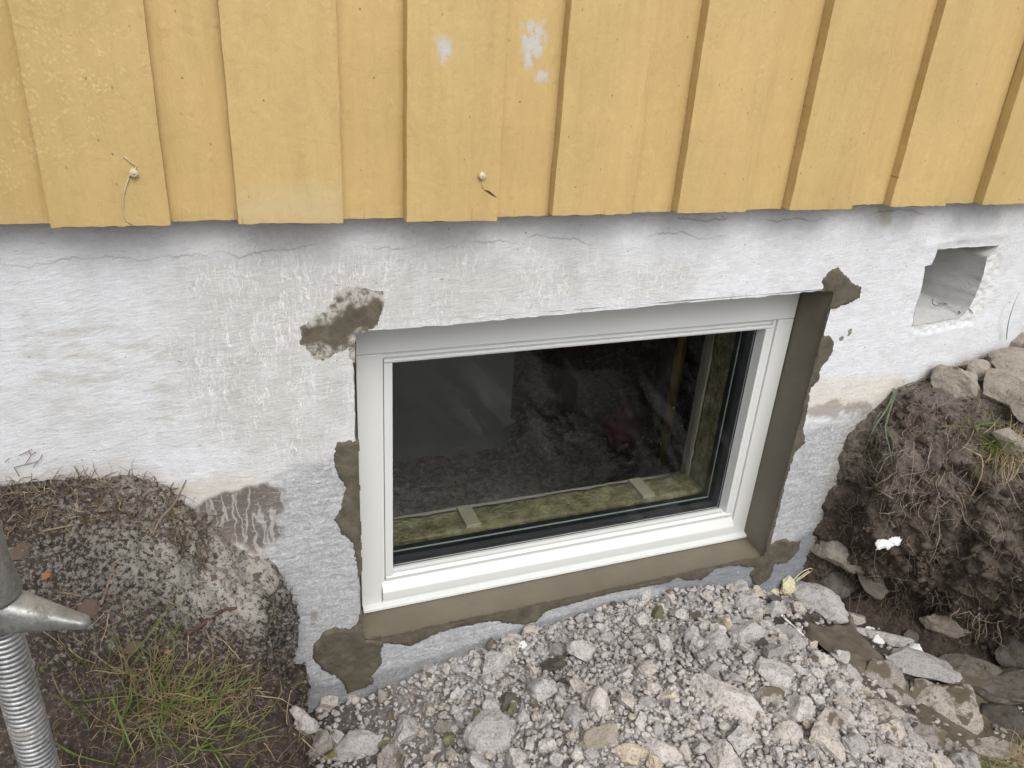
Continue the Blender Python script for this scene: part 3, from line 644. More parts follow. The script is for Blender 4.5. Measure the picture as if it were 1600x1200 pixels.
# mortar reveal: right cheek, sill and left cheek, from the wall face back to the frame
FX0, FX1, FZ0 = .2243, 1.2061, -.688; YF = .088
def strip(name, P0, P1, n, m, parent, mat, nv):
    """surface between polyline P0 (wall edge) and P1 (frame edge)"""
    P0 = np.array(P0, float); P1 = np.array(P1, float); u = np.linspace(0, 1, n)
    def rs(P): 
        s = np.concatenate([[0], np.cumsum(np.linalg.norm(np.diff(P, axis=0), axis=1))]); s /= s[-1]; return np.stack([np.interp(u, s, P[:, k]) for k in range(3)], -1)
    A, B = rs(P0), rs(P1); v = np.linspace(0, 1, m)[:, None, None]; G = A[None]*(1-v)+B[None]*v
    nz = .0012*fbm(G[..., 0], G[..., 1], G[..., 2], 25, 3, 55) + .0005*fbm(G[..., 0], G[..., 1], G[..., 2], 140, 2, 56)
    G = G+np.array(nv)*(nz*np.sin(np.pi*np.clip(v[..., 0], .02, .98)))[..., None]
    me = fast_mesh(name, G.reshape(-1, 3), grid_faces(m, n)); attr_f(me, 'thin', np.zeros(n*m)); return sub(link(me, name, mat), parent)
def on_face(pts, ex=.0036, n=40):
    P = np.array(pts, float); u = np.linspace(0, 1, n); q = P[0][None]*(1-u[:, None])+P[-1][None]*u[:, None]; y = wall_y(q[:, 0], q[:, 2])-ex; return [(a[0], yy_, a[2]) for a, yy_ in zip(q, y)]
wr0 = onY(1303, 452, -.004); wr1 = onY(1193, 868, -.004)
# right cheek with a rounded wall edge
strip('mortar_reveal', on_face([(wr0[0]+.004, 0, .004), (wr1[0]+.004, 0, -.6965)]), [(FX1+.004, YF+.01, .008), (FX1-.001, YF+.01, -.6935)], 200, 26, fw, MM2, (1, 0, 0))
strip('mortar_reveal', on_face([(.19, 0, -.6960), (1.215, 0, -.6955)]), [(.19, YF+.03, FZ0-.003), (1.215, YF+.03, FZ0-.003)], 260, 26, fw, MM2, (0, 0, 1))
strip('mortar_reveal', [(.2035, -.003, .03), (.2035, -.003, -.70)], [(.2236, YF+.01, .03), (.2236, YF+.01, -.70)], 160, 14, fw, MM2, (1, 0, 0))
# soffit of the opening
strip('opening_soffit', [(.19, -.003, .0), (.62, -.002, .0005), (1.225, -.003, .006)], [(.19, YF+.03, .012), (.62, YF+.03, .012), (1.225, YF+.03, .012)], 60, 8, fw, MM, (0, 0, 1))

# vent niche
ni = niche; nb = ni.mean(0)+(ni-ni.mean(0))*np.array([.96, .96]); nl = len(ni)
backp = WX([(1463, 389), (1500, 386), (1560, 382)])
V = []; rings = 9
lo, hi = ni.min(0), ni.max(0)
for k in range(rings):
    q = k/(rings-1); yk = -.004+q*.15
    tgt = np.stack([np.clip(ni[:, 0], lo[0]+.012, hi[0]-.05), np.clip(ni[:, 1], lo[1]+.028, hi[1]-.006)], -1)
    P = ni*(1-q)+tgt*q; P = P*1.0
    n_ = fbm(P[:, 0], 0*P[:, 0]+yk, P[:, 1], 60, 3, 66); ctr = ni.mean(0); dr = (P-ctr); dr /= np.linalg.norm(dr, axis=1, keepdims=True)
    P = P+dr*(n_*.004*min(1, k))[:, None]
    V += [(p[0], yk, p[1]) for p in P]
Fc = [(k*nl+i, k*nl+(i+1) % nl, (k+1)*nl+(i+1) % nl, (k+1)*nl+i) for k in range(rings-1) for i in range(nl)] + [tuple((rings-1)*nl+i for i in range(nl))]
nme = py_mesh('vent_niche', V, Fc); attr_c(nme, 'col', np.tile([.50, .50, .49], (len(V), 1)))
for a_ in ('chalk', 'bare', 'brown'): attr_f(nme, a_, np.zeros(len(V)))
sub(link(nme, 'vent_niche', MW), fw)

# ---- cladding: boards with battens over the joints, one surface pattern, one mesh
BYF, TYF = -.043, -.064
BAT = [(-.1942, -.0496), (.0372, .1845), (.2788, .4258), (.522, .6681), (.7558, .9001), (.9941, 1.1394), (1.2364, 1.3810)]
BATPY = [(77, 356, 268, 352), (372, 350, 537, 348), (635, 346, 777, 345), (866, 337, 988, 334.5), (1057, 333, 1165, 331), (1231, 328, 1331, 326.5), (1392, 323, 1479, 321.5)]
battens = [(a, b, onY(p[0], p[1], TYF)[2], onY(p[2], p[3], TYF)[2]) for (a, b), p in zip(BAT, BATPY)]
zb0 = battens[0][2]; zb1 = battens[-1][3]
k = 1.4785
while k < 9: battens.append((k, k+.145, zb1, zb1)); k += .2405
k = -.4350
while k > -7: battens.append((k, k+.145, zb0, zb0)); k -= .2405
battens.sort()
BDPX = [(30, 350.5), (320, 344.5), (590, 341), (820, 338), (1020, 331.5), (1200, 326.5), (1350, 320), (1490, 318)]
bdz = {round(float(onY(*p, BYF)[0]), 3): float(onY(*p, BYF)[2]) for p in BDPX}
clV, clF, clA, clP, clD, clC = [], [], [], [], [], []; nv = 0
scuff = [((812, 30), (850, 30), (852, 75), (838, 100), (820, 104), (813, 60)), ((836, 108), (862, 110), (860, 126), (840, 126)), ((680, 58), (708, 56), (710, 90), (690, 100))]
scP = [WX(s, BYF) for s in scuff[:2]] + [WX(scuff[2], TYF)]
paleP = WX([(370, 300), (500, 285), (540, 300), (538, 350), (372, 352)], TYF); dropP = WX([(-60, -20), (190, -20), (210, 120), (170, 230), (60, 330), (-60, 340)], TYF)
zrow = np.concatenate([np.arange(0, .46, .007), [.5, .56, .7, 1.0, 1.6, 2.6]])
def plank(x0, x1, zl, zr_, yf, yb, seed):
    global nv
    fine = (x1 > -.6 and x0 < 2.2); nx = 22 if fine else 2; r = .0017
    prof = [(x0, yb), (x0, yf+r), (x0+r*.3, yf+r*.3), (x0+r, yf)] + [(x0+r+(x1-x0-2*r)*i/nx, yf) for i in range(1, nx)] + [(x1-r, yf), (x1-r*.3, yf+r*.3), (x1, yf+r), (x1, yb)]
    prof = np.array(prof); n = len(prof); rws = zrow if fine else np.array([0, .3, 1, 2.6])
    G = np.zeros((len(rws), n, 3)); u = (prof[:, 0]-x0)/(x1-x0)
    z0 = zl*(1-u)+zr_*u
    for i, zz in enumerate(rws):
        G[i, :, 0] = prof[:, 0]; G[i, :, 1] = prof[:, 1]; G[i, :, 2] = z0+zz
    fx, fz = G[..., 0], G[..., 2]
    G[0, :, 2] += .0014*fbm(prof[:, 0], 0*prof[:, 0]+seed, 0*prof[:, 0], 90, 3, seed)
    wob = .0010*fbm(0*fx+seed*3.1, 0*fx, fz, 6, 4, seed); edge = ((u < .03).astype(float)+(u > .97))[None, :]
    G[..., 0] += wob*edge + .0006*fbm(0*fx+seed, u[None]*3+0*fx, fz, 45, 2, seed+5)*edge
    fr = ((prof[:, 1] < yf+r*.9))[None]
    G[..., 1] += (.0012*fbm(fx, 0*fx+seed, fz*.5, 9, 3, seed) + .0004*fbm(fx, 0*fx+seed, fz*.4, 60, 2, seed+2))*fr
    cup = ((u-.5)**2)[None]*.004*(1 if seed % 2 else -1); G[..., 1] += cup*fr
    V = G.reshape(-1, 3); clV.append(V); clF.extend((grid_faces(len(rws), n)+nv).tolist()); clF.append([nv+i for i in range(n)][::-1])
    X_, Z_ = V[:, 0], V[:, 2]; wr = np.zeros(len(V))
    for p in scP:
        b_ = clipbox(p, X_, Z_, .03); wr[b_] = np.maximum(wr[b_], sst(-.004, .006, sdf(p, X_[b_], Z_[b_])+.006*fbm(X_[b_], 0*X_[b_], Z_[b_], 70, 3, 6)))
    if yf == TYF and seed != 99:  wr *= (x0 > .27 and x0 < .3)
    else: wr *= (x0 < .5)
    clA.append(wr)
    clP.append(sst(-.02, .03, sdf(paleP, X_, Z_))*(yf == TYF)); clD.append(sst(-.05, .07, sdf(dropP, X_, Z_)+.03*fbm(X_, 0*X_, Z_, 8, 3, 4)))
    ed = np.tile(((np.abs(u-0) < .05) | (u > .93)).astype(float), len(rws)); ck = (1-sst(.0, .03, Z_-np.repeat(z0[None], len(rws), 0).ravel()))
    clC.append(np.clip(ck + .35*ed*(yf == TYF), 0, 1)); nv += len(V)
for i, (a, b, zl, zr_) in enumerate(battens): plank(a, b, zl, zr_, TYF, BYF-.0005, 10+i*2+(i % 3))
for i in range(len(battens)-1):
    a = battens[i][1]-.028; b = battens[i+1][0]+.028; m_ = .5*(a+b)
    kx = min(bdz, key=lambda q: abs(q-m_)); zc = bdz[kx] if abs(kx-m_) < .13 else (battens[i][3]+.003)
    plank(a, b, zc+random.uniform(-.0004, .0004), zc+random.uniform(-.0004, .0004), BYF, -.021, 51+i)
cme = py_mesh('cladding', np.vstack(clV), clF); SHARP = cme
attr_f(cme, 'wear', np.concatenate(clA)); attr_f(cme, 'pale', np.concatenate(clP)); attr_f(cme, 'drops', np.concatenate(clD)); attr_f(cme, 'crack', np.concatenate(clC))
clad = hp(link(cme, 'cladding', MY, None, True)); cme.set_sharp_from_angle(angle=math.radians(28)); tag(clad, 'ochre yellow vertical board and batten cladding')
md = clad.modifiers.new('w', 'WEIGHTED_NORMAL') if False else None
mb = MB(); mb.box(-7, 9, -.0205, .4, .285, 2.7); hp(mb.build('timber_wall', MDW, None, False))
# screws standing out of two battens
for (px, py) in ((209, 271), (754, 275)):
    p = onY(px, py, TYF-.006); mb = MB()
    prof = [(.0, .0048), (.0, .0058), (.0012, .0058), (.0030, .0040), (.008, .0036)]
    mb.tube([(p[0], p[1]-.001, p[2]), (p[0], p[1], p[2]), (p[0], p[1]+.0022, p[2]), (p[0], p[1]+.0035, p[2]), (p[0], p[1]+.008, p[2])], [.0045, .0055, .0055, .0032, .003], 14)
    mb.tube([(p[0], p[1]-.0013, p[2]), (p[0], p[1]-.0011, p[2])], [.0016, .0016], 6)
    sc = mb.build('screw', MCRM, None); sub(sc, clad)
    for a_ in ('wear', 'pale', 'drops', 'crack'): attr_f(sc.data, a_, np.zeros(len(sc.data.vertices)))
    tag(sc, 'painted-over screw head standing proud of the batten')
# painted thread hanging from the left screw, and a peeling chip by the right one
def wline(pxs, y, r, name, mat, parent, n=5):
    mb = MB(); pts = [onY(a, b, y) for a, b in pxs]; mb.tube(pts, r, n); o = mb.build(name, mat, None); sub(o, parent); return o
o = wline([(194, 244), (200, 250), (206, 255), (213, 258), (212, 264), (206, 263), (203, 270), (201, 280), (196, 292), (193, 305), (192, 320), (193, 335), (198, 345), (207, 351)], TYF-.0016, .0009, 'string', MCRM, clad)
for a_ in ('wear', 'pale', 'drops', 'crack'): attr_f(o.data, a_, np.zeros(len(o.data.vertices)))
wline([(757, 297), (763, 299), (768, 303), (774, 307), (779, 312)], TYF-.001, [.0006, .0018, .0016, .0008, .0004], 'paint_chip', MRR, clad)
o = wline([(754, 279), (753, 288), (755, 295)], TYF-.001, .0009, 'string', MCRM, clad)
for a_ in ('wear', 'pale', 'drops', 'crack'): attr_f(o.data, a_, np.zeros(len(o.data.vertices)))

# ---- window: fixed frame, sash, beads, triple pane
win = empty('window', (0, 0, 0)); hp(win); tag(win, 'new white cellar window')
def zat(py, y, px=612): return float(onY(px, py, y)[2])
def frame_ring(name, prof_side, prof_top, prof_bot, x0, x1, z0, z1, mat, parent):
    """prof: list of (inset from the outer edge, y). Mitred ring."""
    n = len(prof_side); V = []
    for (s, t, b) in zip(prof_side, prof_top, prof_bot):
        V += [(x0+s[0], s[1] if False else b[1], z0+b[0]), (x1-s[0], b[1], z0+b[0]), (x1-s[0], t[1], z1-t[0]), (x0+s[0], t[1], z1-t[0])]
    Fc = [(i*4+k, i*4+(k+1) % 4, (i+1)*4+(k+1) % 4, (i+1)*4+k) for i in range(n-1) for k in range(4)]
    return sub(link(py_mesh(name, V, Fc), name, mat, None, False), parent)
ZT_ = .022    # top of the frame, above the soffit edge
def bev(o, wd, seg=2):
    m_ = o.modifiers.new('bevel', 'BEVEL'); m_.width = wd; m_.segments = seg; m_.limit_method = 'ANGLE'; m_.angle_limit = math.radians(25); return o
ZJ = float(onY(556, 557, YF)[2]); ZJ2 = float(onY(1241, 496.5, YF)[2]); ZHJ = .5*(ZJ+ZJ2)
zhd = float(onY(594, 554.5, YF)[2])
# jambs (flat outer faces)
xfl = .2674; xfr = FX1-(xfl-FX0)
NOSEZ = zat(950.5, .0745)
for (a, b) in ((FX0, xfl), (xfr, FX1)):
    mb = MB(); mb.box(a, b, YF, .19, NOSEZ+.010, ZHJ-.0006); bev(sub(mb.build('frame_jamb', MF, None, False), win), .0012)
mb = MB(); mb.box(FX0, FX1, YF-.0004, .19, ZHJ+.0006, ZT_); bev(sub(mb.build('frame_head', MF, None, False), win), .0012)
# recess ring between fixed frame and sash, then the sash itself
gapx = .0085; sx0 = xfl+gapx; sx1 = xfr-gapx; sz1 = ZHJ-.004-.010
zA, zB, zC = zat(884, .123), zat(890, .104), zat(902.5, .094)
zsash0 = zat(905, .096)
mb = MB()
for (a, b) in ((xfl, sx0-.0008), (sx1+.0008, xfr)):
    mb.box(a, b, YF+.006, .18, NOSEZ+.03, ZHJ+.002)
mb.box(xfl, xfr, YF+.010, .18, sz1+.0008, ZHJ+.002)
bev(sub(mb.build('frame_rebate', MF, None, False), win), .001)
# sash: stiles and head with a small bead slope to the glass
gl0 = .2934; glr = FX1-(gl0-FX0); gtop = float(onY(614.8, 567.5, YF+.002)[2])
GY = YF+.034
def xsec_x(mb, x0, x1, pts, closed=True):
    """extrude a (y,z) section along x"""
    n = len(pts); V = [(x0, y, z) for y, z in pts]+[(x1, y, z) for y, z in pts]
    mb.add(V, [(i, (i+1) % n, n+(i+1) % n, n+i) for i in range(n)]+[tuple(range(n))[::-1], tuple(range(n, 2*n))])
def xsec_z(mb, z0, z1, pts):
    n = len(pts); V = [(x, y, z0) for x, y in pts]+[(x, y, z1) for x, y in pts]
    mb.add(V, [(i, (i+1) % n, n+(i+1) % n, n+i) for i in range(n)]+[tuple(range(n))[::-1], tuple(range(n, 2*n))])
zs0 = zC-.002
mb = MB(); xsec_z(mb, zs0, gtop-.0003, [(sx0, .165), (sx0, YF+.003), (gl0-.006, YF+.002), (gl0-.001, YF+.004), (gl0+.0015, GY), (gl0+.0015, .165)])
bev(sub(mb.build('sash_stile', MF, None, False), win), .0008)
mb = MB(); xsec_z(mb, zs0, gtop-.0003, [(sx1, .165), (sx1, YF+.003), (glr+.006, YF+.002), (glr+.001, YF+.004), (glr-.0015, GY), (glr-.0015, .165)])
bev(sub(mb.build('sash_stile', MF, None, False), win), .0008)
mb = MB(); xsec_x(mb, sx0, sx1, [(.165, sz1), (YF+.003, sz1), (YF+.002, gtop+.004), (YF+.004, gtop), (GY, gtop-.002), (.165, gtop-.002)])
bev(sub(mb.build('sash_head', MF, None, False), win), .0008)
mb = MB(); xsec_x(mb, sx0+.001, sx1-.001, [(.165, zA+.0005), (GY, zA), (.110, zat(888.5, .110)), (.101, zat(893.5, .101)), (.0945, zat(896, .0945)), (.0885, zat(902, .0885)), (.0885, zat(903.5, .0885)), (.096, zat(903.5, .0885)-.001), (.092, zC-.02), (.165, zC-.02)])
bev(sub(mb.build('sash_bottom_rail', MF, None, False), win), .001)
mb = MB(); xsec_x(mb, xfl+.0006, xfr-.0006, [(.18, zat(905, .09)), (.095, zat(906, .095)), (.0815, zat(923, .0815)), (.080, zat(925.5, .080)), (.080, zat(935.5, .080)), (.086, zat(935.5, .080)-.001), (.084, NOSEZ+.004), (.18, NOSEZ+.004)])
bev(sub(mb.build('sill_profile', MF, None, False), win), .001)
mb = MB(); xsec_x(mb, FX0+.0006, FX1-.0006, [(.18, NOSEZ+.0105), (.0875, NOSEZ+.0105), (.0785, NOSEZ+.0085), (.0745, NOSEZ+.0070), (.0742, NOSEZ+.0005), (.076, NOSEZ-.0005), (.18, NOSEZ-.0005)])
bev(sub(mb.build('drip_nose', MF, None, False), win), .0008)
# black gasket, deep spacer box between the panes, inner glass edge
def box_ring(mb, x0, x1, z0, z1, y0, y1, w_):
    mb.box(x0-w_, x0, y0, y1, z0-w_, z1+w_); mb.box(x1, x1+w_, y0, y1, z0-w_, z1+w_); mb.box(x0, x1, y0, y1, z1, z1+w_); mb.box(x0, x1, y0, y1, z0-w_, z0)
gx0, gx1, gz0, gz1 = gl0+.0022, glr-.0022, zA+.0012, gtop-.003
mb = MB(); box_ring(mb, gx0, gx1, gz0, gz1, GY-.0035, GY-.0008, .012); sub(mb.build('glazing_gasket', MBLK, None, False), win)
mb = MB(); box_ring(mb, gx0+.003, gx1-.003, gz0+.003, gz1-.003, GY+.003, GY+.040, .010); sub(mb.build('pane_spacer', MBLK, None, False), win)
mb = MB(); box_ring(mb, gx0+.0045, gx1-.0045, gz0+.0045, gz1-.0045, GY+.0405, GY+.0435, .01); sub(mb.build('inner_pane_edge', MEDGE, None, False), win)
mb = MB(); box_ring(mb, gx0+.003, gx1-.003, gz0+.003, gz1-.003, GY+.044, GY+.060, .02); sub(mb.build('inner_gasket', MBLK, None, False), win)
mb = MB(); mb.box(gx0-.004, gx1+.004, GY, GY+.0024, gz0-.004, gz1+.004); sub(mb.build('outer_pane', MG, None, False), win)
mb = MB(); box_ring(mb, gx0-.004, gx1+.004, gz0-.004, gz1+.004, .165, .19, .08); sub(mb.build('inner_frame', MF, None, False), win)

# ---- inside the cellar
mb = MB(); X0, X1, Y0, Y1, Z0, Z1 = -.9, 3.4, .42, 2.5, -1.24, .7
mb.box(X0-.1, X1+.1, Y1, Y1+.1, Z0-.1, Z1+.1); mb.box(X0-.1, X0, Y0-.01, Y1, Z0-.1, Z1+.1); mb.box(X1, X1+.1, Y0-.01, Y1, Z0-.1, Z1+.1); mb.box(X0, X1, Y0-.01, Y1, Z1, Z1+.1)
mb.box(X0, X1, Y0-.003, Y0+.05, .2, Z1)
hp(mb.build('cellar_wall', MROOM, None, False))
a = np.linspace(X0, X1, 320); b_ = np.linspace(Y0-.02, Y1, 170); A, B = np.meshgrid(a, b_)
hz = Z0 + .08*np.abs(fbm(A, B, 0*A, 4, 4, 201)) + .035*np.abs(fbm(A, B*2, 0*A, 22, 4, 202))
fl = link(fast_mesh('cellar_floor', np.stack([A, B, hz], -1).reshape(-1, 3), grid_faces(170, 320)), 'cellar_floor', MFLOOR); tag(fl, kind='structure')
mb = MB(); mb.box(-.6, 1.125, 1.52, 1.56, -1.3, .5); hp(mb.build('wall_panel', MPAN, None, False))
mb = MB(); mb.box(1.46, 1.55, 1.74, 1.83, -1.3, .7); hp(bev(mb.build('timber_post', MDW, None, False), .004))
mb = MB(); mb.box(2.0, 2.1, 1.7, 1.8, -1.3, .7); hp(bev(mb.build('timber_post', MDW, None, False), .004))
mb = MB(); mb.box(1.50, 1.57, .62, .69, -1.3, .7); hp(bev(mb.build('timber_post', MWOOD, None, False), .004))
# stone wool laid round the inside of the opening
def wool(name, x0, x1, y0, y1, z0, z1, nrm_axis, seed):
    mb = MB(); 
    nx, ny, nz_ = [max(3, int(v/.006)) for v in (x1-x0, y1-y0, z1-z0)]
    import bmesh
    bm = bmesh.new(); bmesh.ops.create_cube(bm, size=1)
    for v in bm.verts: v.co = Vector((x0+(v.co.x+.5)*(x1-x0), y0+(v.co.y+.5)*(y1-y0), z0+(v.co.z+.5)*(z1-z0)))
    for it in range(6):
        es = [e for e in bm.edges if e.calc_length() > .012]
        if not es: break
        bmesh.ops.subdivide_edges(bm, edges=es, cuts=1, use_grid_fill=True)
    P = np.array([v.co[:] for v in bm.verts]); bm.normal_update(); Nn = np.array([v.normal[:] for v in bm.verts])
    P += Nn*(.006*fbm(P[:, 0], P[:, 1], P[:, 2], 24, 4, seed, .6))[:, None]
    for v, p in zip(bm.verts, P): v.co = p
    me = bpy.data.meshes.new(name); bm.to_mesh(me); bm.free(); return hp(link(me, name, MINS))
ins = wool('stone_wool', .10, 1.30, .20, .285, -.72, zat(848, .2)*1.0, 2, 301)
mb = MB(); mb.box(.10, 1.30, .287, .297, -.72, float(onY(617, 820, .287)[2])); hp(mb.build('sill_board', MWOOD, None, False))
zt = ins.data.vertices and max(v.co.z for v in ins.data.vertices)
for px in (733, 1003):
    p = onY(px, 815 if px < 800 else 770, .24); mb = MB(); mb.box(p[0]-.018, p[0]+.018, .205, .288, -.70, zt+.004); hp(bev(mb.build('timber_batten', MWOOD, None, False), .002))
xi = float(onY(1150, 640, .2)[0])
wool('stone_wool', glr+.006, glr+.10, .20, .270, -.62, .1, 0, 302)
mb = MB(); mb.box(glr+.002, glr+.09, .271, .283, -.62, .1); hp(mb.build('side_board', MWOOD, None, False))
# things standing in the cellar
yp = empty('yellow_pole', (0, 0, 0)); mb = MB(); p0 = onY(1036, 706, 1.2); p1 = onY(1062, 560, 1.3)
p0 = Vector((p0[0], p0[1], Z0+.02)); pd = (Vector(p1)-Vector(onY(1036, 706, 1.2))).normalized()
yp.location = p0; top = pd*1.3
mb.tube([Vector((0, 0, 0)), top], .022, 12); mb.build('pole', MYP, yp)
for q0 in (.50, .86):
    mb = MB(); mb.tube([top*q0, top*(q0+.06)], .03, 12); mb.build('clamp', MBLK, yp)
tag(yp, 'thin yellow pole leaning upright in the dark cellar behind the glass', 'pole')
rb = hit_room = onY(962, 690, 1.25); mb = MB()
import bmesh
bm = bmesh.new(); bmesh.ops.create_icosphere(bm, subdivisions=4, radius=1)
P = np.array([v.co[:] for v in bm.verts]); q = P*np.array([.065, .06, .12]); q *= (1+.75*fbm(q[:, 0], q[:, 1], q[:, 2], 14, 4, 401, .6))[:, None]; q[:, 2] = np.maximum(q[:, 2], -.17)
for v, p in zip(bm.verts, q): v.co = p
me = bpy.data.meshes.new('red_bag'); bm.to_mesh(me); bm.free(); rbo = link(me, 'red_bag', MRED); rbo.location = (rb[0]+.02, rb[1], Z0+.2); tag(rbo, 'crumpled red plastic bag on the cellar floor seen through the window', 'bag')
for kk, pts in enumerate(([(1075, 520), (1072, 560), (1085, 600), (1068, 640), (1062, 660)], [(1095, 520), (1092, 570), (1075, 620), (1090, 670), (1100, 690)])):
    mb = MB(); P = [Vector(onY(a, b, .62)) for a, b in pts]; P = [P[0]+Vector((0, 0, .6))]+P
    sm = []
    for i in range(len(P)-1):
        for s in range(4): sm.append(P[i].lerp(P[i+1], s/4))
    mb.tube(sm, .004, 6); o = mb.build('cable', MCAB); tag(o, ('black cable hanging left, nearest the yellow pole, inside the cellar', 'black cable hanging further right beside the stone wool inside the cellar')[kk], 'cable')

# ------------------------------------------------------------------ stones
def rock_mesh(name, seed, sub_=4, cuts=11, rough=.10, fine=.03, tint=None):
    import bmesh
    r = np.random.default_rng(seed); bm = bmesh.new(); bmesh.ops.create_icosphere(bm, subdivisions=sub_, radius=1)
    P = np.array([v.co[:] for v in bm.verts]); P /= np.linalg.norm(P, axis=1, keepdims=True)
    for k_ in range(cuts):
        n_ = r.normal(size=3); n_ /= np.linalg.norm(n_); dd = r.uniform(.46, .82); s = P@n_; P = P-np.outer(np.clip(s-dd, 0, None), n_)*.97
    o_ = seed*3.7
    ln = np.linalg.norm(P, axis=1, keepdims=True); D = P/ln
    P = P+D*(rough*fbm(P[:, 0]+o_, P[:, 1], P[:, 2], 2.0, 3, seed)+fine*fbm(P[:, 0]+o_, P[:, 1], P[:, 2], 7, 3, seed+3))[:, None]
    F_ = np.array([[v.index for v in f.verts] for f in bm.faces]); bm.free()
    return P, F_
def mk_rock(name, seed, sub_, mat, **kw):
    P, F_ = rock_mesh(name, seed, sub_, **kw); me = fast_mesh(name, P, F_); attr_f(me, 'tint', np.zeros(len(P)))
    me.materials.append(mat); me.polygons.foreach_set('use_smooth', np.zeros(len(F_), bool))
    return me
def orient(n, ax):
    n = Vector(n).normalized(); a_ = (ax-n*ax.dot(n)).normalized(); b2 = n.cross(a_); return Matrix((a_, b2, n)).transposed()
def rock_at(px, py, w_, h_, ang, mat, seed, name, label, thick=.6, lift=.15, facing=.35, **kw):
    p, n = hit(px, py); dpt = depth(p); a_ = w_*dpt/F_PX/2; b2 = h_*dpt/F_PX/2
    view = (Vector(CAM)-p).normalized(); nn = (n.lerp(view, facing)).normalized()
    ax = Vector(RR)*math.cos(math.radians(ang))+Vector(UU)*math.sin(math.radians(ang))
    R3 = orient(nn, ax); fs = 1.22
    o = bpy.data.objects.new(name, mk_rock(name, seed, 5, mat, **kw)); col.objects.link(o)
    t_ = min(a_, b2)*thick; sc = Matrix.Diagonal((a_*fs, b2*fs, t_*fs)).to_4x4()
    o.matrix_world = Matrix.Translation(p+nn*t_*lift) @ R3.to_4x4() @ sc
    tag(o, label, 'rock'); return o, p, max(a_, b2)
placed = []
